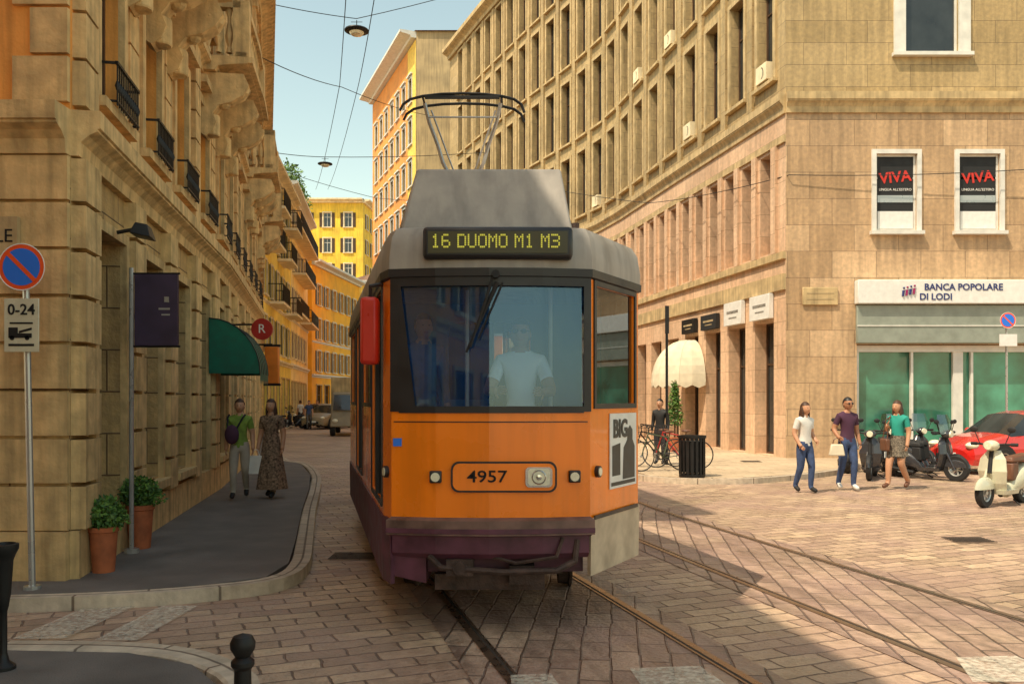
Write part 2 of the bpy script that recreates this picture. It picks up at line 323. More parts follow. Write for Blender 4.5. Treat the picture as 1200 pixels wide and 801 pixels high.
for i,t in enumerate((t1,t2)):
    pa=Path(t,10); b=MB()
    for a,c in zip(pa.k,pa.k[1:]):
        w=.95; b.quad(pa.at(a,w,.004+.002*i),pa.at(a,-w,.004+.002*i),pa.at(c,-w,.004+.002*i),pa.at(c,w,.004+.002*i),[(w,a),(-w,a),(-w,c),(w,c)])
    st(b.build('track_bed',M['bed'],smooth=False))
    r=MB(); gr=MB()
    for off in (-.7225,.7225):
        s=1 if off<0 else -1
        for d0,d1,q,zz in ((off-.028,off+.028,r,.012),(off+s*.028,off+s*.055,gr,.010),(off+s*.055,off+s*.072,r,.0125)):
            d0,d1=min(d0,d1),max(d0,d1)
            for a,c in zip(pa.k,pa.k[1:]): q.quad(pa.at(a,d1,zz),pa.at(a,d0,zz),pa.at(c,d0,zz),pa.at(c,d1,zz))
    st(r.build('tram_rails',M['steel'],smooth=False)); st(gr.build('rail_grooves',M['groove'],smooth=False))
z=MB()
for a in ([(600,808),(598,793),(646,791),(660,812)],[(756,812),(738,785),(820,782),(862,812)],[(1140,801),(1120,772),(1190,770),(1260,801)],[(14,750),(75,750),(160,711),(105,711)],[(110,752),(160,752),(232,711),(190,711)]): z.add([(*G(*p),.015) for p in a],[(0,1,2,3)])
st(z.build('crosswalk_paint',M['paint'],smooth=False))
d=MB()
for px,py in ((1135,633),(415,652),(880,545.5)):
    x,y=G(px,py); zz=.014 if py>600 else .12
    for k in range(6): d.bx(x-.25,x+.25,y-.2+k*.07,y-.165+k*.07,zz,zz+.004)
st(d.build('drain_grates',M['groove'],smooth=False))
# ---------------- generic buildings
def building(name,label,poly,H,mats,rows,vis,T,pitch=2.4,eave=.5,base_h=0,bal=(),roofh=.3):
    r=root(name,label,'building',(poly[0][0],poly[0][1],0),world=True); n=len(poly)
    wm=MB(); wi=[]
    for i in range(n):
        pa=Path([poly[i],poly[(i+1)%n]]); L=pa.L; ops=[]
        if i in vis:
            tr=MB()
            nb=max(1,int((L-.8)/pitch)); st0=(L-nb*pitch)/2
            for z,w,h,tp in rows:
                for k in range(nb):
                    c=st0+pitch*(k+.5); ops.append((c-w/2,c+w/2,z,z+h)); wi.append((tp,pa.at(c,0,z),pa.rz(c)))
            for z in bal: corn(tr,pa,.05,L-.05,z,z+.18,.1)
            corn(tr,pa,-.0,L,H-.5,H,eave)
            if base_h: corn(tr,pa,0,L,base_h,base_h+.3,.2)
            tr.build('cornice',mats[1],r,smooth=False)
        wall(wm,pa,0,L,0,H,ops,.2)
    wm.build('wall',mats[0],r,smooth=False,fix=False)
    q=MB(); cx=sum(p[0] for p in poly)/n; cy=sum(p[1] for p in poly)/n
    lo=[(p[0]+(p[0]-cx)*.03,p[1]+(p[1]-cy)*.03,H+.003) for p in poly]; hi=[(cx+(p[0]-cx)*.35,cy+(p[1]-cy)*.35,H+roofh) for p in poly]
    q.add(lo+hi,[tuple(range(n)),tuple(range(n,2*n))]+[(k,(k+1)%n,n+(k+1)%n,n+k) for k in range(n)]); q.build('roof',M['roof'],r,smooth=False)
    for tp,l,z in wi: inst(T[tp],r,l,z)
    return r
TB=dict(
 a=tpl_window(1.0,1.9,M['wood'],M['pane'],M['ltrim'],.12,shut=M['shutter']),
 b=tpl_window(1.0,1.9,M['white'],M['pane'],M['ltrim'],.14,shut=M['wood']),
 s=tpl_window(1.5,2.9,M['wood'],M['pane'],M['aTrim'],.1,sill=False),
 p=tpl_window(1.0,1.9,M['wood'],M['pane'],M['white'],.14,ped=1))
rowsB=[(.2,1.5,2.9,'s'),(4.6,1,1.9,'a'),(7.7,1,1.9,'a'),(10.8,1,1.9,'a'),(13.6,1,1.9,'a')]
def rail(parent,pa,s0,s1,z,d,ma_slab,h=1.0,step=.12,name='balcony'):
    m=MB(); pbox(m,pa,s0,s1,.0,d,z-.15,z); o=m.build(name,ma_slab,parent,smooth=False)
    k=MB()
    def line(a,b):
        k.cyl(a+Vector((0,0,h)),b+Vector((0,0,h)),.03,n=5); k.cyl(a+Vector((0,0,.08)),b+Vector((0,0,.08)),.015,n=4)
        nn=max(2,int((b-a).length/step))
        for i in range(nn+1): q=a.lerp(b,i/nn); k.cyl(q,q+Vector((0,0,h)),.016,n=4)
    A,B=pa.at(s0+.03,d-.04,z),pa.at(s1-.03,d-.04,z); line(A,B); line(pa.at(s0+.03,.02,z),A); line(B,pa.at(s1-.03,.02,z))
    k.build('railing',M['iron'],o,smooth=False)
pb1=[(-15.53,60),(-13.6,46)]
b1_=building('ochre_apartment_house','ochre yellow apartment house with iron balconies directly beyond the left palazzo',pb1+[(-25,46),(-27,60)],15.6,(M['ochre'],M['ltrim']),rowsB[:4]+[(13.2,1,1.9,'a')],{0},TB,2.6,base_h=3.9,bal=(7.2,),eave=.7)
for s0,z in ((1,7.4),(8,7.4),(4,10.5),(10,10.5),(1,13.0),(7.5,13.0)): rail(b1_,Path(pb1),s0,s0+3.2,z,.9,M['ltrim'],step=.2)
pb2=[(-18.2,76),(-15.9,60.05)]
b2_=building('cream_apartment_house','pale cream apartment house with long balconies and a planted roof terrace at the bend',pb2+[(-27,60.05),(-29,76)],17.2,(M['cream2'],M['white']),[(.2,1.5,2.9,'s'),(4.9,1,1.9,'b'),(8.2,1,1.9,'b'),(11.5,1,1.9,'b'),(14.4,1,1.9,'b')],{0,1},TB,2.2,base_h=4.1,bal=(7.6,14),eave=.8)
for s0,s1,z in ((.4,7,8.0),(9,15.5,8.0),(3,12,11.3),(.4,15.5,14.2)): rail(b2_,Path(pb2),s0,s1,z,1.0,M['ltrim'],step=.22)
lc=MB()
for k in range(6): leafcloud(lc,(-15.9-k*.35,60.5+k*2.1,17.7+rnd.random()*.6),(.9,1.3,.8),190,.3)
lc.build('roof_plants',[M['leaf'],M['leaf2']],b2_,smooth=False)
building('orange_corner_house','bright orange four storey house with white trim at the bend of the street',[(-16.8,94),(-18.3,78),(-30,78),(-30,94)],14.6,(M['ora'],M['white']),[(.2,1.5,2.9,'s'),(4.4,1,1.9,'b'),(7.4,1,1.9,'b'),(10.6,1,1.9,'b')],{0},TB,2.4,base_h=3.8,bal=(7,),eave=.8,roofh=1.2)
building('small_ochre_house','low ochre house closing the street between the orange house and the tram',[(-12.5,112),(-13.2,97.5),(-18.5,96.5),(-20,112)],15.2,(M['ochre'],M['white']),[(.2,1.5,2.9,'s'),(4.4,1,1.9,'b'),(7.8,1,1.9,'b'),(11.2,1,1.9,'b')],{0,1},TB,2.2,base_h=3.8,eave=.7,roofh=1.5)
building('tall_yellow_house','tall yellow house with shuttered windows rising behind the orange house',[(-18.4,135),(-19.9,114),(-29.5,114),(-29.5,135)],28.5,(M['yel'],M['ltrim']),[(14.6,1,1.9,'b'),(18,1,1.9,'b'),(21.4,1,1.9,'b'),(24.8,1,1.9,'b')],{0,1},TB,2.8,base_h=3.8,eave=.9,roofh=1.5)
building('far_orange_house','narrow orange house between the tall yellow house and the terracotta tower',[(-13.5,140),(-15.2,122),(-19.6,121),(-19.6,140)],24,(M['ora'],M['ltrim']),[(11.2,1,1.9,'b'),(14.6,1,1.9,'b'),(18,1,1.9,'b'),(21,1,1.9,'b')],{0,1},TB,2.1,base_h=3.8,eave=.9,roofh=1.5)
tw=building('terracotta_tower_house','tall terracotta house with overhanging eaves and bare side wall behind the tram',[(4,66),(-7.4,66),(-13.2,81),(-2,81)],30.2,(M['tan'],M['white']),[(12+3.3*k,1,1.9,'p') for k in range(5)],{1},TB,2.1,eave=1.3,roofh=1.2)
pf=Path([(-7.4,66),(-13.2,81)]); nbw=int((pf.L-.8)/2.1)
def tops(): return [( (pf.L-nbw*2.1)/2+2.1*(k+.5)-.66,(pf.L-nbw*2.1)/2+2.1*(k+.5)+.66,12+3.3*j-.16,12+3.3*j+2.3) for k in range(nbw) for j in range(5)]
for a_,b_,nm_,mm_ in ((2.6,pf.L,'painted_facade','red'),(.02,2.58,'yellow_facade_strip','yedge')):
    tt=MB(); wall(tt,pf,a_,b_,0,29.6,[o for o in tops() if o[0]>a_-.7 and o[1]<b_+.7],.0); tt.v=[(a-.03,b-.015,c) for a,b,c in tt.v]; tt.build(nm_,M[mm_],tw,smooth=False,fix=False)
building('brown_side_house','brown rendered house on the near corner across the side street',[(-4.9,5.4),(-1.9,-16),(-14,-16),(-14,5.4)],12.9,(M['aPlas'],M['aTrim']),rowsB[:4],{0},TB,2.6,base_h=3.9,eave=.3)
# ---------------- left palazzo
A=root('corner_palazzo','brown stone palazzo with balustraded balconies and iron window rails along the left pavement','building',(-4.04,7.8,0),world=True)
pA=Path([(-13.0,44),(-7.6,25.2),(-5.46,15.8),(-4.04,7.8)]); LA=pA.L; pF=Path([(-4.04,7.8),(-13,7.8)])
nb=20; bc=[LA-1.15-1.78*k for k in range(nb)]
gops=[(c-.5,c+.5,.13 if k%3==0 else .75,3.45) for k,c in enumerate(bc)]
m=MB(); wall(m,pA,0,LA,0,4.0,gops,.35); wall(m,pF,0,pF.L,0,4.0); m.build('ground_floor_wall',M['aStone'],A,smooth=False,fix=False)
o1=[(c-.42,c+.42,4.75,6.6) for c in bc]; o2=[(c-.42,c+.42,8.0,10.2) for c in bc]; o3=[(c-.42,c+.42,11.4,12.8) for c in bc]
m=MB(); wall(m,pA,0,LA,4.0,13.6,o1+o2+o3,.25); wall(m,pF,0,pF.L,4.0,13.6); m.build('upper_wall',M['aPlas'],A,smooth=False,fix=False)
m=MB()
for pa,s0,s1 in ((pA,0,LA),(pF,0,pF.L)):
    corn(m,pa,s0,s1,3.98,4.4,.26); corn(m,pa,s0,s1,7.15,7.4,.2); corn(m,pa,s0,s1,10.9,11.1,.15); corn(m,pa,s0,s1,13.1,13.7,.6); pbox(m,pa,s0,s1,-.01,.08,0,.55)
m.build('cornice',M['aTrim'],A,smooth=False)
m=MB()
for k in range(nb+1):
    c=LA-.26-1.78*k
    if c<.5: break
    z0=.55
    while z0<3.95: pbox(m,pA,c-.24,min(c+.24,LA),.0,.13,z0+.012,min(z0+.4,3.97)); z0+=.43
    z0=4.45
    while z0<7.1: pbox(m,pA,c-.2,min(c+.2,LA),.0,.12 if k%3==0 else .06,z0+.012,z0+.42); z0+=.44
    pbox(m,pA,c-.2,min(c+.2,LA),0,.14 if k%3==0 else .08,7.42,13.08); pbox(m,pA,c-.25,min(c+.25,LA),0,.2 if k%3==0 else .12,12.6,12.85); pbox(m,pA,c-.25,min(c+.25,LA),0,.2 if k%3==0 else .12,7.41,7.62)
z0=.55
while z0<3.9: pbox(m,pF,0,.62 if int(z0/.43)%2 else .9,0,.05,z0+.012,min(z0+.41,3.97)); pbox(m,pF,.64 if int(z0/.43)%2 else .92,2.6,0,.05,z0+.012,min(z0+.41,3.97)); z0+=.43
z0=4.45
while z0<12.6: pbox(m,pF,0,.34 if int(z0/.44)%2 else .5,0,.05,z0+.012,z0+.42); z0+=.44
m.build('rusticated_blocks',M['aTrim'],A,smooth=False,bev=.012)
TW=tpl_window(.84,1.85,M['wood'],M['pane'],M['aTrim'],.14,.2,ped=1); TW2=tpl_window(.84,2.2,M['wood'],M['pane'],M['aTrim'],.14,.2,ped=2); TW3=tpl_window(.84,1.4,M['wood'],M['pane'],M['aTrim'],.12,.2)
TD=tpl_window(1.0,3.32,M['wood'],M['pane'],M['aTrim'],.11,.3,sill=False); TG=tpl_window(1.0,2.7,M['wood'],M['pane'],M['aTrim'],.11,.3)
ir=MB()
for i in range(11): x=-.4+.08*i; ir.cyl((x,.14,0),(x,.14,.42),.010,n=4); ir.lathe((x,.14,.2),[(.01,-.05),(.026,0),(.01,.05)],5)
ir.bx(-.43,.43,.125,.155,.41,.44); ir.bx(-.43,.43,.13,.15,.03,.05)
for sx in (-.42,.42): ir.bx(sx-.01,sx+.01,0,.14,.41,.435); ir.bx(sx-.01,sx+.01,0,.14,.03,.05)
TBN=[('balconette',tmesh(ir,'balconette',M['iron']))]
for k,c in enumerate(bc):
    if k%3==0: inst(TD,A,pA.at(c,0,.13),pA.rz(c),'door')
    else: inst(TG,A,pA.at(c,0,.75),pA.rz(c),'window')
    inst(TW,A,pA.at(c,0,4.75),pA.rz(c)); inst(TBN,A,pA.at(c,.07,4.7),pA.rz(c),'balconette')
    inst(TW2,A,pA.at(c,0,8.0),pA.rz(c)); inst(TW3,A,pA.at(c,0,11.4),pA.rz(c))
def balcony(s0,s1,z=7.42,d=.85,h=.95):
    m=MB(); corn(m,pA,s0,s1,z-.24,z,d); pbox(m,pA,s0+.06,s1-.06,d-.3,d-.08,z+h-.12,z+h); pbox(m,pA,s0+.06,s1-.06,d-.28,d-.1,z,z+.1)
    for s in (s0+.06,s1-.3): pbox(m,pA,s,s+.24,d-.32,d-.06,z,z+h)
    for s in (s0+.06,s1-.24): pbox(m,pA,s,s+.18,.0,d-.2,z+h-.12,z+h)
    o=m.build('balcony',M['aTrim'],A,smooth=False)
    b=MB(); n=int((s1-s0-.7)/.19)
    pr=[(.05,0),(.05,.06),(.03,.1),(.075,.28),(.03,.52),(.03,.6),(.05,.66),(.05,.73)]
    for i in range(n): p=pA.at(s0+.42+i*(s1-s0-.84)/(n-1),d-.19,z+.1); b.lathe(p,pr,8)
    for s in (s0+.15,s1-.15):
        for j in range(3): b.lathe(pA.at(s,.12+.17*j,z+.1),pr,8)
    b.build('balusters',M['aTrim'],o)
    for s in (s0+.25,(s0+s1)/2,s1-.25):
        c=MB(); pf=[(0,z-1.25),(.08,z-1.3),(.2,z-1.22),(.26,z-1.06),(.2,z-.92),(.3,z-.78),(.5,z-.72),(.68,z-.6),(.78,z-.44),(.72,z-.3),(.7,z-.25),(0,z-.25)]
        sweep(c,pA,s-.15,s+.15,pf); c.lathe(pA.at(s,.17,z-1.1),[(.0,-.19),(.12,-.17),(.13,-.15),(.13,.15),(.12,.17),(0,.19)],12); c.sph(pA.at(s,.62,z-.47),(.16,.16,.13),8,6); c.sph(pA.at(s,.36,z-.72),(.12,.12,.1),8,6)
        c.build('console',M['aTrim'],o,smooth=False)
for a,b in ((1.6,4.1),(6.3,9.3),(13.2,15.4),(19,21.5)): balcony(LA-b,LA-a)
m=MB(); m.add([pA.at(0,0,13.71),pA.at(pA.k[1],0,13.71),pA.at(pA.k[2],0,13.71),pA.at(LA,0,13.71),(-13,7.8,13.71),(-24,45,13.71)],[(0,1,2,3,4,5)]); m.build('roof',M['roof'],A,smooth=False)
m=MB(); m.bx(-4.8,-4.46,7.69,7.74,3.02,3.4); p=m.build('street_plate',M['gTrim'],A); text('LE',.17,M['dark'],p,(-4.58,7.686,3.22),0)
def onA(d_,off=0,z=0): return pA.at(LA-d_,off,z)
r=root('wall_lamp','black box floodlight on an arm above the first doorway','lamp',onA(1.15,.1,3.5),pA.rz(LA-1)); m=MB(); m.cyl((0,0,0),(0,.25,.06),.02); m.build('arm',M['iron'],r); m=MB(); m.hexa([(-.15,.15,-.02),(.15,.15,-.02),(.15,.36,-.06),(-.15,.36,-.06),(-.1,.2,.1),(.1,.2,.1),(.1,.32,.08),(-.1,.32,.08)]); m.build('housing',M['iron'],r,bev=.01)
r=root('banner_sign','dark purple rectangular banner on a grey pole in front of the palazzo','sign',(-4.08,9.15,.11)); x0=-.0
m=MB(); m.cyl((x0,0,0),(x0,0,3.05),.025); m.cyl((x0,0,0),(x0,0,.05),.08); m.build('pole',M['silver'],r)
m=MB(); m.bx(.04,.5,-.02,.02,2.22,2.98); b=m.build('panel',M['purple'],r); m=MB(); m.bx(.3,.42,-.024,-.0205,2.6,2.62); m.bx(.33,.42,-.024,-.0205,2.54,2.555); m.bx(.36,.41,-.024,-.0205,2.68,2.74); m.build('printed_marks',M['silver'],b); m=MB(); m.cyl((0,0,2.99),(.52,0,2.99),.012); m.cyl((0,0,2.21),(.52,0,2.21),.012); m.build('bracket',M['iron'],r)
def awning(label,c,rz,w,d,h,ma,dome):
    r=root('awning',label,'awning',c,rz); m=MB(); N=8;Q=10
    pts=[]
    for i in range(Q+1):
        a=pi*i/Q; row=[]
        for j in range(N+1):
            t=pi/2*j/N
            if dome: row.append((-w/2*math.cos(a)*math.cos(t)*1.0,d*math.sin(a)*math.cos(t*.9),h*math.sin(t)))
            else: row.append((w*(i/Q-.5),d*math.cos(t),h*math.sin(t)))
        pts.append(row)
    for i in range(Q):
        for j in range(N): m.quad(pts[i][j],pts[i+1][j],pts[i+1][j+1],pts[i][j+1])
    if not dome:
        for i in (0,Q): m.add(pts[i]+[(pts[i][0][0],0,0)],[tuple(range(N+2))])
    for i in range(Q):
        a,b=pts[i][0],pts[i+1][0]; mx_=((a[0]+b[0])/2,(a[1]+b[1])/2,a[2]-.2); m.add([a,b,(b[0],b[1],b[2]-.1),mx_,(a[0],a[1],a[2]-.1)],[(0,1,2,3,4)])
    m.build('canopy',ma,r,ang=30 if dome else 60)
    for i in range(0,Q+1,2): m=MB(); m.tube([pts[i][j] for j in range(N+1)],.011,5); m.build('rib',M['iron'] if not dome else ma,r)
    return r
p=onA(7.6,.05,2.2); awning('dark green rounded shop awning on the palazzo wall',p,pA.rz(LA-7.6),1.3,.85,.95,M['awn'],False)
p=onA(9.8,.7,3.2); r=root('round_shop_sign','round red sign with a white letter R hanging from the palazzo','sign',p); m=MB(); m.cyl((0,-.03,0),(0,.03,0),.22,n=24); d=m.build('disc',M['dred'],r); text('R',.26,M['wht'],d,(0,-.034,0),0); m=MB(); m.cyl((0,0,.1),(-.75,.1,.1),.02); m.build('bracket',M['iron'],r)
p=onA(10.8,.85,2.1); r=root('orange_shop_sign','small upright orange shop sign projecting beyond the green awning','sign',p); m=MB(); m.bx(-.15,.15,-.06,.06,0,.8); m.build('panel',M['sor'],r,bev=.02); m=MB(); m.bx(-.18,.18,-.04,.04,-.05,0); m.bx(-.18,.18,-.04,.04,.8,.85); m.cyl((0,0,.85),(-.85,.1,.85),.02); m.build('bracket',M['iron'],r)
# ---------------- right building
gp=[(7.7,24),(5.95,32.6),(4.2,41),(1.2,48.2),(-1.7,55.0),(-4.5,61.9)]
Gr=root('long_curved_building','long curved stone office building with rows of tall windows on the right','building',(7.7,24,0),world=True)
pG=Path(gp,3); LG=pG.L; pR=Path([(34,24),(7.7,24)]); LR=pR.L; HG=27
sx=lambda X:34-X
u_ops=[];wl=[]
TU=tpl_window(.95,3.2,M['wood'],M['pane'],M['gTrim'],.14,.32,mull=1)
TM=tpl_window(.66,2.9,M['wood'],M['pane'],None,.05,.5,mull=0,sill=False); TS=tpl_window(1.15,3.9,M['wood'],M['pane'],None,.05,.45,mull=0,sill=False)
zr=(11.0,15.0,19.0,22.9); ucs=[]; c=1.1
while c<LG-.8: ucs.append(c); c+=1.82
for i,c in enumerate(ucs):
    for z in zr: u_ops.append((c-.475,c+.475,z,z+3.2)); wl.append((TU,pG,c,z,'window'))
m_ops=[];c=1.15
while c<LG-.6: m_ops.append((c-.33,c+.33,6.0,8.9)); wl.append((TM,pG,c,6.0,'mezzanine_window')); c+=1.17
g_ops=[];c=1.25
while c<LG-1: g_ops.append((c-.575,c+.575,.13,4.03)); wl.append((TS,pG,c,.13,'shop_door')); c+=1.755
TBW=tpl_window(1.5,2.6,M['white'],M['pane'],M['white'],.32,.15,mull=0,sill=True); TC=tpl_window(1.15,2.15,M['white'],M['pane'],M['white'],.12,.12,mull=0)
r_up=[];r_mid=[]
for X in (11.8,16.6,21.4,26.2,31):
    for z in (11.5,15.7,19.9): r_up.append((sx(X)-.75,sx(X)+.75,z,z+2.6)); wl.append((TBW,pR,sx(X),z,'window'))
for k in range(9):
    X=10.8+2.33*k; r_mid.append((sx(X)-.575,sx(X)+.575,6.5,8.65)); wl.append((TC,pR,sx(X),6.5,'window'))
m=MB(); wall(m,pG,0,LG,10.0,HG,u_ops,.33); wall(m,pR,0,LR,10.0,HG,r_up,.2); m.build('upper_wall',M['gUp'],Gr,smooth=False,fix=False)
m=MB(); wall(m,pG,0,LG,0,10.0,m_ops+g_ops,.55); m.build('pink_stone_wall',M['gLow'],Gr,smooth=False,fix=False)
m=MB(); wall(m,pR,0,LR,0,10.0,r_mid+[(sx(30),sx(9.7),.35,3.3)],.5); m.build('brown_stone_wall',M['gSide'],Gr,smooth=False,fix=False)
for pa,L in ((pG,LG),(pR,LR)):
    m=MB(); corn(m,pa,0,L,9.8,10.35,.2); m.build('cornice',M['gTrim'],Gr,smooth=False); m=MB(); corn(m,pa,0,L,HG-.7,HG,.6); m.build('eaves',M['gTrim'],Gr,smooth=False)
for pr_ in ([(0,4.85),(.08,4.85),(.08,5.3),(0,5.3)],[(0,9.0),(.06,9.0),(.06,9.2),(0,9.2)],[(0,5.72),(.1,5.72),(.1,5.92),(0,5.92)]): m=MB(); sweep(m,pG,0,LG,pr_); m.build('string_course',M['gTrim'],Gr,smooth=False)
m=MB(); c=1.15-.585
while c<LG: pbox(m,pG,max(c-.13,0),min(c+.13,LG),0,.1,5.93,8.99); c+=1.17
m.build('pilasters',M['gLow'],Gr,smooth=False)
m=MB()
for a,b in zip(ucs,ucs[1:]): pbox(m,pG,(a+b)/2-.17,(a+b)/2+.17,0,.09,10.36,HG-.71)
m.build('vertical_strips',M['gUp'],Gr,smooth=False)
m=MB(); m.add([pG.at(k,0,HG-.01) for k in pG.k]+[(6,75,HG-.01),(34,60,HG-.01),(34,24,HG-.01)],[tuple(range(len(pG.k)+3))]); m.build('roof',M['roof'],Gr,smooth=False)
for T,pa,c,z,nm in wl: inst(T,Gr,pa.at(c,0,z),pa.rz(c),nm)
for i,z in ((0,11.05),(1,15.05),(4,15.05),(3,11.05),(6,15.05),(9,11.05)):
    c=ucs[i]; m=MB(); pbox(m,pG,c-.32,c+.32,-.1,.18,z-.0,z+.5); a=m.build('air_conditioner',M['ltrim'],Gr,bev=.02); m=MB(); m.lathe(pG.at(c,.183,z+.25),[(.16,0),(.18,.01)],12,'x'); m.build('fan_grille',M['black'],a)
# bank
r=root('bank_shopfront','glass bank shopfront with pale green fascia behind the parked scooters','shopfront',(9.7,24,0),world=True)
m=MB(); m.bx(9.7,30,24.3,24.34,.36,3.29); m.build('glass',M['teal'],r)
m=MB(); m.bx(9.72,30,24.15,24.4,3.1,3.28)
for X in (9.76,11.3,12.5,13.0,15,17,19): m.bx(X,X+(.28 if X==12.5 else .07),24.18,24.28,.36,3.1)
m.bx(9.72,30,24.2,24.29,.36,.5); m.build('frame',M['white'],r)
m=MB(); m.bx(9.65,30,23.86,23.99,3.32,4.4); f=m.build('fascia',M['fasc'],r,bev=.03); m=MB(); m.bx(9.65,30,23.84,23.858,3.8,3.83); m.build('fascia_seam',M['white'],f)
r=root('bank_sign','long white bank sign board lettered in dark blue above the shopfront','sign',(9.65,23.9,4.42),world=True)
m=MB(); m.bx(9.62,30,23.72,23.99,4.42,5.08); b=m.build('board',M['wht'],r,bev=.02)
text('BANCA POPOLARE',.255,M['navy'],b,(12.55,23.71,4.87),0,bold=.005); text('DI LODI',.255,M['navy'],b,(11.78,23.71,4.6),0,bold=.005)
for k in range(4):
    m=MB(); m.cyl((10.86+.1*k,23.705,4.62+.02*k),(10.88+.1*k,23.705,4.78+.02*k),.03,.034,6); m.sph((10.89+.1*k,23.7,4.85+.02*k),(.03,.02,.03),8,6); m.build('emblem_figure',M['bpink' if k%2 else 'navy'],b)
r=root('street_name_plate','cream street name plate on the brown corner pier','sign',(8.65,23.98,4.4)); m=MB(); m.bx(-.5,.5,-.05,0,0,.5); m.build('plate',M['gTrim'],r,bev=.02); m=MB()
for j in range(2): m.bx(-.38,.38,-.056,-.05,.15+.16*j,.19+.16*j)
m.build('engraved_lines',M['tan'],r)
for i,X in enumerate((10.8,13.13)):
    r=root('window_poster',['dark window poster in the left of the two white framed windows','dark window poster in the right of the two white framed windows'][i],'poster',(X,24.05,6.6),world=True)
    m=MB(); m.bx(X-.5,X+.5,24.06,24.07,6.95,8.6); o=m.build('sheet',M['black'],r); text('VIVA',.42,M['lred'],o,(X,24.05,8.0),0,bold=.01,roll=R(6)); text("LINGUA ALL'ESTERO",.1,M['wht'],o,(X,24.05,7.66),0)
    m=MB(); m.bx(X-.5,X+.5,24.04,24.055,6.56,7.05); m.build('blind',M['wht'],o); m=MB(); m.bx(X-.5,X+.5,24.045,24.055,7.3,7.5); m.build('blind',M['silver'],o)
def gsign(label,s,z,w,h,ma,tm):
    p=pG.at(s,.12,z); rz=pG.rz(s)+pi; r=root('sign',label,'sign',p,rz); m=MB(); m.bx(-w/2,w/2,-.05,.1,0,h); b=m.build('board',ma,r,bev=.01); m=MB(); m.bx(-w*.32,w*.34,-.055,-.0505,h*.5,h*.62); m.bx(-w*.2,w*.25,-.055,-.0505,h*.28,h*.34); m.build('faded_print',tm,b)
gsign('white shop sign nearest the building corner',1.25,4.1,1.2,.72,M['wht'],M['silver']); gsign('white shop sign second from the building corner',3.0,4.1,1.2,.72,M['wht'],M['silver'])
gsign('black shop sign between white sign and white awning',4.8,4.1,1.2,.5,M['black'],M['tan']); gsign('small dark shop sign above the white awning',6.5,4.1,1.1,.5,M['iron'],M['tan'])
awning('white domed awning over a shop door on the right',pG.at(6.3,.05,2.35),pG.rz(6.3),2.1,1.5,1.5,M['canvas'],True)
# ---------------- tram
T=root('tram','orange tram with grey roof and raised pantograph coming down the street','tram',(-.17,6.42,0),0)
K0=[(.035,6.1),(1.25,.9),(.76,.02),(.4,-.04),(0,-.06),(-.4,-.04),(-.74,.02),(-.83,.22),(-2.2,6.1)]
pT=Path(K0); K=pT.k; fs0,fs1=K[2],K[6]; b0,b1=K[1],K[2]; c0,c1=K[6],K[7]
rs_=[.35,1.75,3.15]; ls_=[K[7]+.12,K[7]+1.5,K[7]+2.9,K[7]+4.3]
sops=[(b0+.1,b1-.1,1.72,2.62)]+[(x,x+1.2,1.72,2.62) for x in rs_]+[(x,x+1.15,.95 if i in(0,2) else 1.72,2.62) for i,x in enumerate(ls_)]
wop=(fs0+.03,fs1-.03,1.67,2.65)
m=MB(); wall(m,pT,0,pT.L,.85,2.72,sops+[wop],.05); m.build('body_shell',M['tOr'],T,ang=25,fix=False)
m=MB(); a,b,c,d=wop
sweep(m,pT,a-.03,a+.02,[(0,1.66),(.012,1.66),(.012,2.72),(0,2.72)]); sweep(m,pT,b-.03,b+.03,[(0,1.66),(.012,1.66),(.012,2.72),(0,2.72)]); sweep(m,pT,a+.02,b-.03,[(0,2.6),(.012,2.6),(.012,2.72),(0,2.72)]); sweep(m,pT,a+.02,b-.03,[(0,1.65),(.012,1.65),(.012,1.7),(0,1.7)])
m.add([pT.at(b-.03,.011,1.7),pT.at(b-.16,.011,1.7),pT.at(b-.045,.011,2.6),pT.at(b-.03,.011,2.6)],[(0,1,2,3)])
m.build('windscreen_frame',M['tDk'],T,fix=False)
m=MB(); cs=pT.cuts(fs0+.03,fs1-.03)
for a,b in zip(cs,cs[1:]): m.quad(pT.at(a,-.01,1.66),pT.at(b,-.01,1.66),pT.at(b,-.03,2.66),pT.at(a,-.03,2.66))
ws=m.build('windscreen',M['shield'],T,ang=60,fix=False)
m=MB(); y=-.075
m.tube([(.04,y,2.7),(-.02,y-.04,2.5),(-.14,y-.03,2.14)],.012,6); m.cyl((.06,y-.02,2.62),(-.17,y-.015,2.1),.018,.01,6); m.cyl((.1,y-.02,2.62),(-.08,y-.015,2.2),.008,n=5); m.cyl((.05,-.05,2.68),(.05,-.12,2.68),.03,n=10); m.build('wiper',M['black'],T)
for a,b,c,d in sops:
    f=MB(); t=.04
    for q in ((a-t,a,c-t,d+t),(b,b+t,c-t,d+t),(a,b,c-t,c),(a,b,d,d+t)): sweep(f,pT,q[0],q[1],[(0,q[2]),(.012,q[2]),(.012,q[3]),(0,q[3])])
    if a>K[7]-.01 and c<1: sweep(f,pT,(a+b)/2-.03,(a+b)/2+.03,[(-.03,c),(.012,c),(.012,d),(-.03,d)])
    fo=f.build('window',M['tDk'],T,fix=False); g_=MB(); g_.quad(pT.at(a+.001,-.02,c),pT.at(b-.001,-.02,c),pT.at(b-.001,-.02,d),pT.at(a+.001,-.02,d)); g_.build('pane',M['sglass'],fo,fix=False)
n=len(K)
def ring(off,z): return [pT.at(k,off,z) for k in K]
m=MB(); rs=[ring(.0,2.715),ring(.018,2.73),ring(.018,2.82),ring(-.005,2.97),ring(-.05,3.045),ring(-.1,3.06)]; vv=[p for r_ in rs for p in r_]
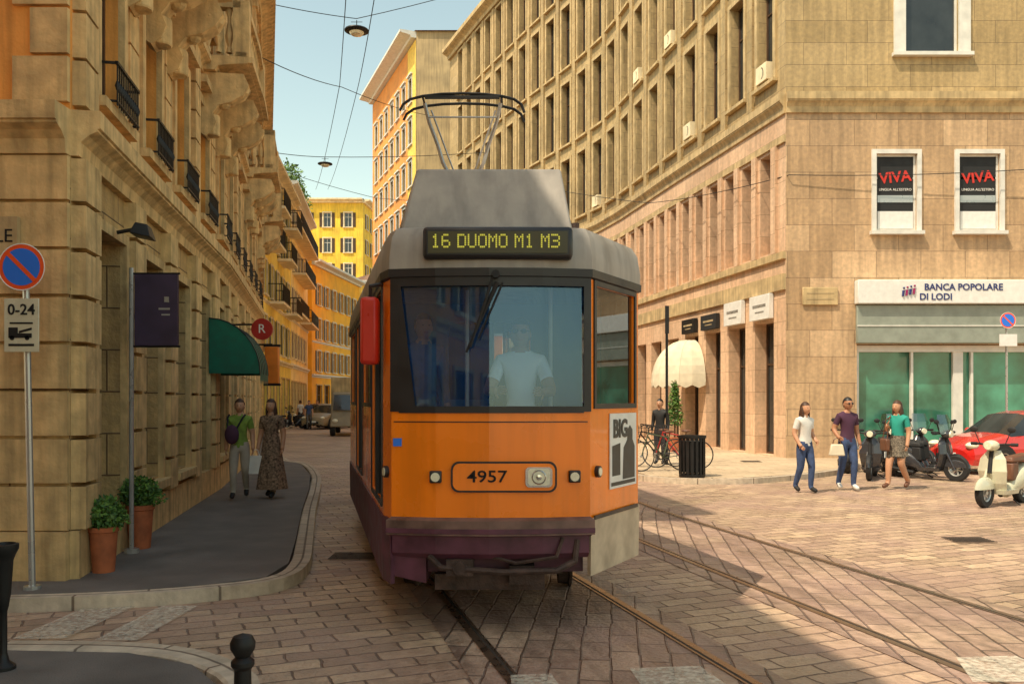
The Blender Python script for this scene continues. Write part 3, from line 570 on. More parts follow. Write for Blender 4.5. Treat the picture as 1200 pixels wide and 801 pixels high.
m.add(vv,[(i*n+j,i*n+(j+1)%n,(i+1)*n+(j+1)%n,(i+1)*n+j) for i in range(len(rs)-1) for j in range(n)]+[tuple(range((len(rs)-1)*n,len(rs)*n))]); m.build('roof',M['tGr'],T,ang=30)
m=MB(); sweep(m,pT,K[0],K[8],[(.0,2.66),(.026,2.67),(.028,2.73),(0,2.73)]); m.build('roof_gutter',M['tDk'],T,fix=False)
m=MB(); m.bx(-.49,.62,-.12,.1,2.79,3.03); sg=m.build('destination_display',M['tDk'],T,bev=.03)
m=MB(); m.bx(-.45,.58,-.128,-.12,2.83,2.99); m.build('display_screen',M['ledbg'],sg)
GL={'1':['00100','01100','00100','00100','00100','00100','01110'],'6':['01110','10000','10000','11110','10001','10001','01110'],'3':['11110','00001','00001','01110','00001','00001','11110'],'D':['11110','10001','10001','10001','10001','10001','11110'],'U':['10001']*6+['01110'],'O':['01110']+['10001']*5+['01110'],'M':['10001','11011','10101','10101','10001','10001','10001'],' ':['00000']*7}
m=MB(); tx='16 DUOMO M1 M3'; px_=.0146; xx=-.42
for ch in tx:
    for rr_,row in enumerate(GL[ch]):
        for cc_,v_ in enumerate(row):
            if v_=='1': x_=xx+cc_*px_*.9; z_=2.963-rr_*px_; m.bx(x_-.0054,x_+.0054,-.132,-.129,z_-.006,z_+.006)
    xx+=(px_*.9*5.8 if ch!=' ' else px_*2.8)
m.build('lettering',M['led'],sg)
m=MB(); m.hexa([(-.72,.3,3.04),(.66,.3,3.04),(-.1,4.6,3.04),(-1.5,4.6,3.04),(-.6,.5,3.62),(.57,.5,3.62),(-.2,4.4,3.62),(-1.35,4.4,3.62)]); cl=m.build('roof_equipment_box',M['tGr'],T,bev=.02)
m=MB(); m.bx(-.72,.66,.27,.3,3.05,3.09); m.build('box_seam',M['tDk'],cl)
m=MB(); m.hexa([(.78,1.3,3.05),(.96,1.3,3.05),(.7,2.6,3.05),(.5,2.6,3.05),(.78,1.3,3.26),(.92,1.3,3.24),(.66,2.6,3.24),(.5,2.6,3.26)])
for k in range(4): m.cyl((.72-.05*k,1.0+.2*k,3.05),(.72-.05*k,1.0+.2*k,3.28),.035,n=8)
m.build('roof_resistors',M['tRu'],T)
xo=-.31; Y0=2.0; zt=4.66
pg=MB()
for s in (-1,1):
    pg.tube([(xo+s*.06,Y0-.02,3.93),(xo+s*.15,Y0+.0,3.98),(xo+s*.2,Y0-.01,4.08),(xo+s*.25,Y0-.03,4.25),(xo+s*.33,Y0-.08,4.46),(xo+s*.37,Y0-.12,zt-.03)],.019,6); pg.tube([(xo+s*.1,Y0+.2,3.66),(xo+s*.09,Y0+.15,4.0),(xo+s*.32,Y0+.02,zt-.05)],.009,6)
    pg.cyl((xo+s*.13,Y0+.1,3.6),(xo+s*.13,Y0+.0,4.0),.02,n=6)
pg.tube([(xo-.16,Y0,3.99),(xo-.08,Y0-.02,3.93),(xo+.08,Y0-.02,3.93),(xo+.16,Y0,3.99)],.026,8); pg.cyl((xo-.22,Y0-.05,3.95),(xo+.22,Y0-.05,3.95),.022,n=8); pg.cyl((xo-.33,Y0-.1,4.5),(xo+.33,Y0-.1,4.5),.008,n=6); pg.build('pantograph_arms',M['silver'],T)
pg=MB()
for dy in (-.2,.08): pg.tube([(xo-.6,Y0+dy,zt-.13),(xo-.57,Y0+dy,zt-.07),(xo-.5,Y0+dy,zt-.02),(xo-.38,Y0+dy,zt+.01),(xo-.2,Y0+dy,zt+.03),(xo,Y0+dy,zt+.036),(xo+.2,Y0+dy,zt+.03),(xo+.38,Y0+dy,zt+.01),(xo+.5,Y0+dy,zt-.02),(xo+.57,Y0+dy,zt-.07),(xo+.6,Y0+dy,zt-.15)],.0135,6)
for s in (-1,1): pg.cyl((xo+s*.38,Y0-.2,zt),(xo+s*.38,Y0+.08,zt),.012,n=6)
pg.bx(xo-.36,xo+.36,Y0-.22,Y0-.17,zt-.01,zt+.012)
pg.build('pantograph_bow',M['iron'],T)
def rrect(x0,x1,z0,z1,r,n=5):
    o=[]
    for cx,cz,a0 in ((x1-r,z1-r,0),(x0+r,z1-r,90),(x0+r,z0+r,180),(x1-r,z0+r,270)):
        for i in range(n+1): a=R(a0+90*i/n); o.append((cx+r*math.cos(a),cz+r*math.sin(a)))
    return o
def fpanel(m,x0,x1,z0,z1,r,y0,y1):
    p=rrect(x0,x1,z0,z1,r); m.prism([(a,y0,b) for a,b in p],(0,y1-y0,0))
m=MB(); fpanel(m,-.285,.505,1.06,1.29,.06,-.068,-.02); nbx=m.build('number_panel_border',M['tDk'],T); m=MB(); fpanel(m,-.27,.49,1.075,1.275,.05,-.074,-.069); m.build('number_panel',M['tOr'],nbx); text('4957',.125,M['dark'],nbx,(-.015,-.077,1.175),0,bold=.001,sx=1.2)
m=MB(); fpanel(m,.27,.47,1.1,1.25,.03,-.09,-.05); h=m.build('headlight',M['chrome'],T); m=MB(); fpanel(m,.29,.45,1.115,1.235,.02,-.094,-.091); m.build('lens',M['lamp'],h); m=MB(); m.lathe((.37,-.095,1.175),[(.045,0),(.05,-.006),(.055,0)],18,'y'); m.lathe((.37,-.095,1.175),[(0,-.008),(.02,-.006),(.022,0)],12,'y'); m.build('bulb_ring',M['chrome'],h)
for x,y in ((-.4,-.03),(.64,.01)):
    m=MB(); m.bx(x-.045,x+.045,y-.05,y+.03,1.13,1.22); h=m.build('headlight',M['tDk'],T,bev=.01); m=MB(); m.cyl((x,y-.05,1.175),(x,y-.062,1.175),.034,n=14); m.build('lens',M['lamp'],h)
for s_ in (b1-.12,c0+.1):
    m=MB(); m.cyl(pT.at(s_,0,1.2),pT.at(s_,.03,1.2),.045,n=14); h=m.build('marker_lamp',M['tDk'],T); m=MB(); m.cyl(pT.at(s_,.03,1.2),pT.at(s_,.036,1.2),.032,n=14); m.build('lens',M['lamp'],h)
m=MB(); sweep(m,pT,fs0-.0,fs1+.0,[(0,.74),(.05,.74),(.05,.85),(0,.87)]); m.build('bumper',M['tBm'],T,fix=False)
m=MB(); sweep(m,pT,fs0,fs1,[(0,.72),(.054,.755),(.054,.79),(0,.8)]); m.build('bumper_stripe',M['tMar'],T,fix=False)
m=MB(); sweep(m,pT,K[0],b1-.0,[(-.03,.42),(.005,.42),(.012,.855),(-.03,.855)]); m.build('skirt',M['tCr'],T,fix=False); m=MB(); sweep(m,pT,c0,K[8],[(-.03,.36),(.005,.36),(.012,.855),(-.03,.855)]); m.build('skirt',M['tMar'],T,fix=False)
m=MB(); sweep(m,pT,fs0+.01,fs1-.01,[(-.03,.56),(.008,.6),(.016,.74),(-.03,.74)]); m.build('front_skirt',M['tMar'],T,fix=False)
m=MB(); pbox(m,pT,b0+.05,b1-.05,.012,.02,.84,.87); m.build('skirt_line',M['tDk'],T,fix=False)
m=MB(); sweep(m,pT,fs0+.02,fs1-.02,[(0,1.58),(.004,1.58),(.004,1.588),(0,1.588)]); m.build('panel_seam',M['tDk'],T,fix=False)
m=MB(); m.bx(-.74,.72,.2,1.4,.42,.84); m.bx(-.7,.7,.16,.2,.46,.72); m.hexa([(-.74,.05,.42),(-.48,.05,.36),(-.48,.5,.36),(-.78,.5,.42),(-.74,.03,.74),(-.48,.0,.74),(-.48,.5,.74),(-.78,.5,.74)]); m.build('apron',M['tMar'],T)
m=MB(); m.tube([(-.45,-.02,.58),(-.36,-.06,.5),(.1,-.08,.47),(.5,-.07,.48),(.64,-.02,.54),(.66,.0,.7)],.024,8); m.tube([(.55,-.04,.72),(.5,-.07,.58),(.2,-.05,.53),(0,-.02,.58),(-.1,.03,.66)],.014,6); m.bx(-.32,-.12,-.08,.12,.44,.56); m.bx(.15,.34,.0,.14,.36,.5); m.cyl((-.22,-.1,.5),(-.22,.1,.5),.05); m.bx(-.42,.42,.1,.2,.3,.42); m.bx(-.6,.6,.8,.9,.28,.4); m.build('coupler_gear',M['tRu'],T)
def inset(d,z): return [pT.at(k,-d,z) for k in K]
m=MB(); m.prism(inset(.12,.55)[::-1],(0,0,.28)); m.build('underframe',M['tRu'],T)
m=MB(); m.prism(inset(.05,.86)[::-1],(0,0,.03)); m.build('floor',M['tDk'],T)
for yy in (1.7,3.4):
    for s in (-1,1): m=MB(); xx=.225-.234*(yy-.5)+s*.72; m.lathe((xx,yy,.345),[(.0,-.06),(.33,-.06),(.335,.03),(.36,.035),(.36,.06),(0,.06)],24,'x'); m.build('wheel',M['tRu'],T)
m=MB(); m.bx(-.7,.66,.1,.4,1.0,1.6); m.bx(-.1,.5,.15,.35,1.6,1.7); m.build('dashboard',M['dash'],T,bev=.03)
m=MB(); m.bx(-.98,-.45,1.9,1.95,.9,2.68); m.bx(.35,.85,1.9,1.95,.9,2.68); m.bx(-.45,.35,1.9,1.94,.9,1.75); m.bx(-.45,.35,1.9,1.94,2.5,2.68); m.build('cab_bulkhead',M['inter'],T)
m=MB(); m.cyl((-.22,1.0,.9),(-.22,1.0,2.7),.018); m.build('grab_pole',M['wht'],T); m=MB(); m.cyl((.5,.9,.9),(.5,.9,2.7),.018); m.build('grab_pole',M['wht'],T)
m=MB(); m.bx(.0,.44,1.12,1.24,1.3,2.05); m.bx(.0,.44,.75,1.2,1.2,1.3); m.build('driver_seat',M['black'],T,bev=.04)
m=MB(); m.bx(-1.0,-.86,.12,.26,2.02,2.54); mi=m.build('mirror',M['lred'],T,bev=.03); m=MB(); m.tube([(-.93,.2,2.54),(-.93,.2,2.63),(-.8,.25,2.66)],.014); m.build('mirror_arm',M['tDk'],mi)
def bev_pt(t,d,z): return pT.at(b1-t*(b1-b0),d,z)
m=MB(); m.hexa([bev_pt(.36,.004,1.04),bev_pt(.93,.004,1.04),bev_pt(.93,.012,1.04),bev_pt(.36,.012,1.04),bev_pt(.36,.004,1.64),bev_pt(.93,.004,1.64),bev_pt(.93,.012,1.64),bev_pt(.36,.012,1.64)]); po=m.build('poster',M['wht'],T)
a=pT.rz(b1-.3)+pi; text('BIG',.2,M['post'],po,bev_pt(.57,.016,1.51),a,bold=.006,roll=0)
q=lambda t,z:bev_pt(t,.0135,z)
for pts in ([q(.62,1.1),q(.89,1.1),q(.89,1.36),q(.84,1.42),q(.84,1.5),q(.78,1.54),q(.72,1.5),q(.72,1.42),q(.64,1.36)],[q(.38,1.06),q(.9,1.06),q(.9,1.09),q(.38,1.09)],[q(.4,1.14),q(.57,1.14),q(.57,1.4),q(.4,1.38)]): m=MB(); m.add(pts,[tuple(range(len(pts)))]); m.build('poster_print',M['post'],po,fix=False)
m=MB(); m.bx(-.725,-.66,-.0,.01,1.4,1.46); m.build('blue_sticker',M['blue'],T)
pr=[(.15,14.5),(.02,6.6),(-2.18,6.6),(-2.0,14.5)]; p2=Path(pr); o2=[(x,x+1.35,1.72,2.62) for x in (.6,2.2,3.8,5.4)]+[(p2.k[2]+x,p2.k[2]+x+1.35,1.72,2.62) for x in (.4,2,3.6,5.2)]
m=MB(); wall(m,p2,0,p2.L,.5,2.72,o2,.05); m.bx(-2.0,.15,14.49,14.52,.5,2.72); rc=m.build('rear_car',M['tOr'],T,smooth=False,fix=False)
m=MB(); m.hexa([(-2.2,6.55,2.72),(.05,6.55,2.72),(.18,14.55,2.72),(-2.04,14.55,2.72),(-2,6.55,3.06),(-.15,6.55,3.06),(0,14.5,3.06),(-1.85,14.5,3.06)]); m.build('rear_roof',M['tGr'],rc); m=MB(); m.bx(-2.05,-.1,6.05,6.62,.6,2.9); m.build('bellows',M['black'],rc)
m=MB()
for a_,b_,c_,d_ in o2: m.quad(p2.at(a_,-.02,c_),p2.at(b_,-.02,c_),p2.at(b_,-.02,d_),p2.at(a_,-.02,d_))
m.build('rear_panes',M['sglass'],rc,fix=False)
# ---------------- people
def person(label,loc,rz,H,col,J=None,hair='short',hairm=None,skin=None,skirt=None,shades=False,bare_arm=True,bare_leg=False,seated=False):
    k=H/1.7; hairm=hairm or M['hairb']; skin=skin or M['skin']
    j=dict(pel=(0,0,.93,.135),wai=(0,0,1.06,.118),che=(0,.0,1.24,.14),up=(0,.01,1.36,.1),nk=(0,.005,1.45,.058),hd=(0,-.01,1.53,.055))
    for s,x in (('L',-1),('R',1)):
        j.update({'sh'+s:(x*.16,0.01,1.365,.068),'el'+s:(x*.205,.04,1.11,.05),'wr'+s:(x*.22,-.04,.89,.034),'ha'+s:(x*.22,-.06,.83,.036),'hi'+s:(x*.085,0,.86,.105),'kn'+s:(x*.09,-.02,.49,.07),'an'+s:(x*.09,.02,.1,.048),'to'+s:(x*.105,-.14,.04,.042)})
    for a,v in (J or {}).items(): j[a]=tuple(v)+(j[a][3],)
    nm=list(j); E=[('pel','wai','top'),('wai','che','top'),('che','up','top'),('up','nk','skin'),('nk','hd','skin')]
    for s in 'LR': E+=[('up','sh'+s,'top'),('sh'+s,'el'+s,'slv'),('el'+s,'wr'+s,'skin' if bare_arm else 'slv'),('wr'+s,'ha'+s,'skin'),('pel','hi'+s,'leg'),('hi'+s,'kn'+s,'leg'),('kn'+s,'an'+s,'skin' if bare_leg else 'leg'),('an'+s,'to'+s,'shoe')]
    me=bpy.data.meshes.new('body'); me.from_pydata([Vector(j[a][:3])*k for a in nm],[(nm.index(a),nm.index(b)) for a,b,_ in E],[])
    o=bpy.data.objects.new('b',me); C.objects.link(o); o.modifiers.new('s','SKIN'); sv=me.skin_vertices[0].data
    for i,a in enumerate(nm): sv[i].radius=(j[a][3]*k*1.0,j[a][3]*k*(.85 if a in('che','wai','up') else 1)); sv[i].use_root=(i==0)
    ss=o.modifiers.new('u','SUBSURF'); ss.levels=2; ss.render_levels=2
    dg=bpy.context.evaluated_depsgraph_get(); em=bpy.data.meshes.new_from_object(o.evaluated_get(dg)); bpy.data.objects.remove(o)
    mb=MB(); order=['top','slv','skin','leg','shoe']; B=[(Vector(j[a][:3])*k,Vector(j[b][:3])*k,z_,(j[a][3]+j[b][3])/2*k) for a,b,z_ in E]
    mb.v=[tuple(v.co) for v in em.vertices]
    for p in em.polygons:
        c=p.center; best=None
        for a,b,z_,rr in B:
            ab=b-a; t=max(0,min(1,(c-a).dot(ab)/ab.length_squared)); dd=(c-(a+ab*t)).length-rr
            if best is None or dd<best[0]: best=(dd,z_,t)
        z_=best[1]
        if z_=='slv' and bare_arm and best[2]>.62: z_='skin'
        if z_=='skin' and c.z<1.41*k and c.z>1.3*k and abs(c.x)<.12*k: z_='top'
        if z_=='leg' and bare_leg and c.z<.62*k and not seated: z_='skin'
        mb.f.append(tuple(p.vertices)); mb.mi.append(order.index(z_))
    hd=Vector(j['hd'][:3])*k; hc=hd+Vector((0,-.015,.058))*k
    def face(q):
        x,y,z=q
        if y<0 and z<-.3: x*=1+(z+.3)*.35
        if y<-.85 and abs(x)<.3 and -.35<z<.25: y-=.28*(1-abs(x)/.3)*(1-abs(z+.12)/.4)
        if y<-.6 and .02<z<.25 and .2<abs(x)<.6: y+=.08
        return [x,y,z]
    mb.cur=2; mb.sph(hc,(.078*k,.096*k,.116*k),20,16,face)
    for s in (-1,1): mb.sph(hc+Vector((s*.078,.012,-.01))*k,(.012*k,.02*k,.03*k),6,5)
    for s in 'LR':
        w=Vector(j['wr'+s][:3])*k; h=Vector(j['ha'+s][:3])*k; dr=(h-w).normalized(); side=dr.cross(Vector((1,0,0))).normalized()
        for i,ln in enumerate((.062,.072,.068,.055)):
            st_=h+side*(i-1.5)*.018*k+dr*.012*k; md=st_+dr*ln*.55*k; en=md+(dr*.8+Vector((-.5 if s=='R' else .5,0,0))).normalized()*ln*.5*k
            mb.cyl(st_,md,.010*k,.009*k,6); mb.cyl(md,en,.009*k,.006*k,6)
        st_=w.lerp(h,.5)-side*.02*k; mb.cyl(st_,st_+(dr*.6-side*.8).normalized()*.05*k,.012*k,.008*k,6)
    mb.cur=5
    for s in (-1,1): mb.sph(hc+Vector((s*.028,-.087,.012))*k,(.011*k,.006*k,.006*k),6,5)
    mb.cur=6; mb.sph(hc+Vector((0,-.088,-.055))*k,(.022*k,.007*k,.006*k),8,5)
    r=root('person',label,'person',loc,rz)
    mb.build('body',[col[0],col[0],skin,col[1],col[2],M['black'],M['terra']],r,fix=False,ang=80)
    h=MB(); h.sph(hc+Vector((0,.014,.014))*k,(.088*k,.104*k,.122*k),18,14,None,lambda q:(q[1]>-.1 or q[2]>.45) and q[2]>-.7)
    if hair=='long':
        h.sph(hc+Vector((0,.06,-.13))*k,(.1*k,.06*k,.2*k),12,10)
        for s in (-1,1): h.sph(hc+Vector((s*.075,.02,-.1))*k,(.026*k,.05*k,.15*k),8,8)
    h.build('hair',hairm,r,ang=80)
    if shades:
        s_=MB()
        for s in (-1,1): s_.sph(hc+Vector((s*.032,-.093,.012))*k,(.026*k,.012*k,.018*k),8,6); s_.cyl(hc+Vector((s*.06,-.082,.016))*k,hc+Vector((s*.08,.01,.012))*k,.004,n=4)
        s_.cyl(hc+Vector((-.02,-.1,.014))*k,hc+Vector((.02,-.1,.014))*k,.004,n=4); s_.build('sunglasses',M['black'],r)
    if skirt:
        s_=MB(); z0,z1,r0,r1,sm=skirt; N=24; rows=6; v=[];f=[]
        for i in range(rows+1):
            t=i/rows
            for q in range(N): a=2*pi*q/N; rr=(r0+(r1-r0)*t)*(1+.09*t*math.sin(a*5)); v.append((rr*math.cos(a)*k,(rr*.85*math.sin(a))*k,(z0+(z1-z0)*t)*k))
        for i in range(rows):
            for q in range(N): f.append((i*N+q,i*N+(q+1)%N,(i+1)*N+(q+1)%N,(i+1)*N+q))
        s_.add(v,f).build('skirt',sm,r,ang=80)
    return r
sh=M['black']
walk=dict(knL=(-.09,-.15,.51),anL=(-.09,-.18,.11),toL=(-.1,-.35,.06),knR=(.09,-.04,.5),anR=(.09,.22,.14),toR=(.1,.08,.05))
walk2=dict(knR=(.08,-.1,.51),anR=(.07,-.08,.1),toR=(.08,-.24,.04),knL=(-.09,.01,.49),anL=(-.09,.16,.12),toL=(-.1,.03,.04))
x,y=G(943,577); person('woman in white t-shirt and dark jeans walking on the sunny street',(x,y,0),R(25),1.69,(M['tee'],M['denim'],sh),{**walk2,'elR':(.215,.06,1.13),'wrR':(.19,-.1,.98),'haR':(.16,-.16,.96),'elL':(-.215,.05,1.12),'wrL':(-.21,-.08,.93),'haL':(-.2,-.13,.88)},'long')
x,y=G(993,574); person('man in dark purple t-shirt, jeans and sunglasses walking on the sunny street',(x,y,0),R(10),1.78,(M['aub'],M['denim'],M['tee']),{**walk2,'elL':(-.24,.06,1.12),'wrL':(-.24,-.1,.99),'haL':(-.24,-.17,.97)},'short',M['hairk'],M['skin2'],shades=True)
r=root('handbag','cream handbag held by the man in the dark purple shirt','bag',(x-.28,y-.2,.68)); m=MB(); m.hexa([(-.15,-.05,0),(.15,-.05,0),(.15,.05,0),(-.15,.05,0),(-.11,-.03,.22),(.11,-.03,.22),(.11,.03,.22),(-.11,.03,.22)]); m.build('body',M['canvas'],r,bev=.02); m=MB(); m.tube([(-.08,0,.21),(-.06,0,.3),(0,0,.34),(.06,0,.3),(.08,0,.21)],.008); m.build('handle',M['brown'],r)
x,y=G(1052,573); person('woman in teal top and short patterned skirt with long brown hair beside the scooters',(x,y,0),R(-55),1.72,(M['tealc'],M['pshort'],M['brown']),{**walk,'elL':(-.2,-.02,1.13),'wrL':(-.1,-.2,1.2),'haL':(-.06,-.24,1.26)},'long',bare_leg=True,skirt=(1.04,.64,.14,.19,M['pshort']))
r=root('shoulder_bag','brown bag hanging at the hip of the woman in the teal top','bag',(x-.24,y+.02,.75)); m=MB(); m.bx(-.05,.05,-.14,.14,0,.24); m.build('body',M['brown'],r,bev=.03); m=MB(); m.tube([(0,-.1,.23),(.06,-.05,.62),(.12,.02,.68),(.06,.08,.6),(0,.1,.23)],.01); m.build('strap',M['brown'],r)
x,y=G(281,584,.11); person('person in olive shirt and pale trousers with a small pack walking on the left pavement',(x,y,.11),R(12),1.64,(M['grn'],M['khaki'],sh),walk,'short',M['hairb'])
r=root('backpack','dark pack worn on the chest of the person in the olive shirt','bag',(x-.07,y-.19,1.08)); m=MB(); m.sph((0,0,.1),(.12,.075,.16),12,8); m.build('body',M['aub'],r); m=MB(); m.tube([(-.07,0,.2),(-.1,.1,.38),(-.1,.18,.42)],.016); m.tube([(.08,0,.2),(.15,.1,.38),(.16,.18,.42)],.016); m.build('strap',M['black'],r)
x,y=G(318,583,.11); person('woman in long dark patterned dress walking on the left pavement',(x,y,.11),R(-8),1.64,(M['dress'],M['dress'],sh),walk2,'long',M['hairb'],skirt=(1.06,.16,.14,.27,M['dress']))
r=root('shopping_bag','white shopping bag carried by the woman in the long dress','bag',(x-.24,y-.06,.52)); m=MB(); m.hexa([(-.12,-.05,0),(.12,-.05,0),(.12,.05,0),(-.12,.05,0),(-.13,-.05,.3),(.13,-.05,.3),(.13,.05,.3),(-.13,.05,.3)]); m.build('body',M['wht'],r); m=MB(); m.tube([(-.06,0,.29),(-.03,0,.4),(.03,0,.4),(.06,0,.29)],.006); m.build('handle',M['wht'],r)
person('person in dark clothes standing behind the parked bicycles',(3.75,21.6,.11),R(-30),1.65,(M['black'],M['dkp'],sh),None,'short',M['hairk'],bare_arm=False)
person('tram driver in pale blue shirt and sunglasses seated behind the windscreen',(.07,7.06,.66),R(-4),1.75,(M['sky_shirt'],M['denim'],sh),dict(knL=(-.14,-.3,.83),anL=(-.14,-.28,.43),toL=(-.14,-.38,.4),knR=(.14,-.3,.83),anR=(.14,-.28,.43),toR=(.14,-.38,.4),elL=(-.25,-.1,1.12),wrL=(-.2,-.28,1.13),haL=(-.15,-.33,1.13),elR=(.25,-.1,1.12),wrR=(.22,-.28,1.12),haR=(.18,-.33,1.12)),'short',M['hairk'],M['skin2'],shades=True,seated=True)
person('passenger in dark blue clothes standing at the left inside the tram cab',(-.78,7.5,.89),R(20),1.6,(M['denim'],M['dkp'],sh),None,'short',M['hairk'],M['skin2'],bare_arm=False)
for px,py,lb,c_ in ((352,500,'distant walker in a pale top near the far scooters',M['tee']),(372,499,'distant walker in dark clothes near the far scooters',M['dkp']),(362,503,'distant walker in a blue top on the far roadway',M['denim'])):
    x,y=G(px,py); person(lb,(x,y,.0),rnd.uniform(0,6),1.7,(c_,M['dkp'],sh),walk,'short')
# ---------------- vehicles
def wheel(parent,x,y,r,w,rimr=.6,rim=None):
    m=MB(); m.lathe((x,y,r),[(r*rimr,-w/2),(r*.93,-w/2),(r,-w*.3),(r,w*.3),(r*.93,w/2),(r*rimr,w/2)],22,'y'); o=m.build('wheel',M['black'],parent)
    q=MB(); q.lathe((x,y,r),[(r*rimr,-w*.4),(r*rimr*.85,-w*.3),(r*rimr*.85,w*.3),(r*rimr,w*.4)],20,'y')
    for i in range(7): a=2*pi*i/7; q.cyl((x,y,r),(x+math.cos(a)*r*rimr*.9,y,r+math.sin(a)*r*rimr*.9),r*.07,n=5)
    q.cyl((x,y-w*.42,r),(x,y+w*.42,r),r*.14); q.build('rim',rim or M['silver'],o); return o
M['acry']=glassy('acrylic_screen',(.55,.57,.55),(.7,.75,.75),.18,.1)
def scooter(label,loc,rz,col,screen=False,vespa=True,group=None):
    r=root('scooter',label,'scooter',loc,rz,group)
    wheel(r,-.66,0,.24 if vespa else .28,.1); wheel(r,.58,0,.24 if vespa else .3,.11)
    b=MB()
    st_=[(.05,.12,.3,.06),(.2,.19,.5,.12),(.4,.24,.62,.17),(.62,.24,.7,.16),(.8,.2,.68,.1),(.92,.34,.6,.03)]; N=14; v=[];f=[]
    for x,z0,z1,w in st_:
        for i in range(N): a=2*pi*i/N; cc,ss_=math.cos(a),math.sin(a); v.append((x,w*math.copysign(abs(cc)**.7,cc),(z0+z1)/2+(z1-z0)/2*math.copysign(abs(ss_)**.7,ss_)))
    for i in range(len(st_)-1):
        for q in range(N): f.append((i*N+q,i*N+(q+1)%N,(i+1)*N+(q+1)%N,(i+1)*N+q))
    f+=[tuple(range(N)),tuple(range((len(st_)-1)*N,len(st_)*N))]; b.add(v,f)
    b.hexa([(-.36,-.17,.2),(.12,-.17,.2),(.12,.17,.2),(-.36,.17,.2),(-.38,-.19,.27),(.12,-.19,.27),(.12,.19,.27),(-.38,.19,.27)])
    b.build('rear_cowl',col,r,ang=50)
    s=MB(); rows=[(-.36,.22,.17),(-.44,.38,.2),(-.49,.58,.23),(-.46,.78,.2),(-.42,.92,.1)]
    for (x0,z0,w0),(x1,z1,w1) in zip(rows,rows[1:]):
        for k in range(6):
            t0,t1=-1+k/3,-1+(k+1)/3; c_=lambda x,w,t:(x-.07*(1-t*t)+.07,w*t)
            a=c_(x0,w0,t0);b_=c_(x0,w0,t1);c2=c_(x1,w1,t1);d_=c_(x1,w1,t0)
            s.hexa([(a[0],a[1],z0),(b_[0],b_[1],z0),(b_[0]+.02,b_[1],z0),(a[0]+.02,a[1],z0),(d_[0],d_[1],z1),(c2[0],c2[1],z1),(c2[0]+.02,c2[1],z1),(d_[0]+.02,d_[1],z1)])
    s.build('leg_shield',col,r,ang=50)
    s=MB(); s.sph((-.66,0,.3),(.3,.085,.2),16,10,None,lambda q:q[2]>-.05); s.cyl((-.66,.07,.24),(-.47,.05,.6),.025); s.build('front_fender',col,r)
    s=MB(); s.cyl((-.5,0,.55),(-.41,0,.98),.035); s.tube([(-.34,-.34,1.02),(-.4,-.18,1.02),(-.42,0,1.0),(-.4,.18,1.02),(-.34,.34,1.02)],.02,6)
    for y in (-1,1): s.cyl((-.36,y*.27,1.02),(-.34,y*.37,1.02),.028); s.tube([(-.4,y*.2,1.02),(-.4,y*.28,1.22)],.008,5); s.sph((-.4,y*.3,1.26),(.015,.07,.05),10,6)
    s.build('handlebar',M['black'],r)
    s=MB(); s.sph((-.44,0,1.0),(.11,.13,.09),14,8); h=s.build('headset',col,r); s=MB(); s.cyl((-.53,0,1.0),(-.56,0,1.0),.07,.06,14); s.build('headlight',M['lamp'],h)
    s=MB(); s.hexa([(.08,-.1,.7),(.8,-.13,.72),(.8,.13,.72),(.08,.1,.7),(.12,-.08,.8),(.78,-.11,.84),(.78,.11,.84),(.12,.08,.8)]); s.hexa([(.06,-.1,.4),(.3,-.1,.4),(.3,.1,.4),(.06,.1,.4),(.1,-.1,.7),(.3,-.1,.7),(.3,.1,.7),(.1,.1,.7)]); s.build('seat',M['brown'] if vespa else M['black'],r,bev=.03)
    s=MB(); s.bx(.93,.95,-.09,.09,.42,.56); s.build('number_plate',M['wht'],r); s=MB(); s.sph((.9,0,.63),(.04,.06,.035),8,6); s.build('tail_light',M['lred'],r)
    s=MB(); s.cyl((.2,.16,.14),(.75,.16,.22),.045); s.cyl((.05,-.12,.1),(.0,-.25,.02),.012); s.build('exhaust',M['iron'],r)
    if screen:
        s=MB(); rows=[(-.5,1.0,.2),(-.46,1.22,.23),(-.4,1.42,.18)]
        for (x0,z0,w0),(x1,z1,w1) in zip(rows,rows[1:]):
            for k in range(4): t0,t1=-1+k/2,-1+(k+1)/2; s.quad((x0+.08*t0*t0,w0*t0,z0),(x0+.08*t1*t1,w0*t1,z0),(x1+.08*t1*t1,w1*t1,z1),(x1+.08*t0*t0,w1*t0,z1))
        s.build('windshield',M['acry'],r,ang=80)
    return r
x,y=G(1177,591); scooter('cream vintage scooter with brown seat parked at the right edge',(x,y,0),R(35),M['cream'])
x,y=G(1086,561); scooter('charcoal scooter with tall windshield nearest the street, behind the woman in teal',(x,y,0),R(125),M['dkp'],True,False)
x,y=G(1022,560); scooter('charcoal scooter left of the woman in the teal top',(x,y,0),R(62),M['dkp'],False,False)
sc0=scooter('dark scooter in the middle of the scooters by the bank',(8.9,20.2,0),R(75),M['dkp'],True,False)
ro='row of scooters parked at the far bend'
for i in range(7): dup(sc0,(-13.9+i*.75,50+i*1.6,0),R(60+rnd.uniform(-12,12)),'tiny dark scooter in the row parked at the far bend',ro)
dup(sc0,(9.75,20.9,0),R(100),'dark scooter closest to the red car'); dup(sc0,(9.5,19.4,0),R(115),'dark scooter between the street side scooter and the red car'); dup(sc0,(8.2,20.9,0),R(70),'dark scooter furthest back by the brown corner pier')
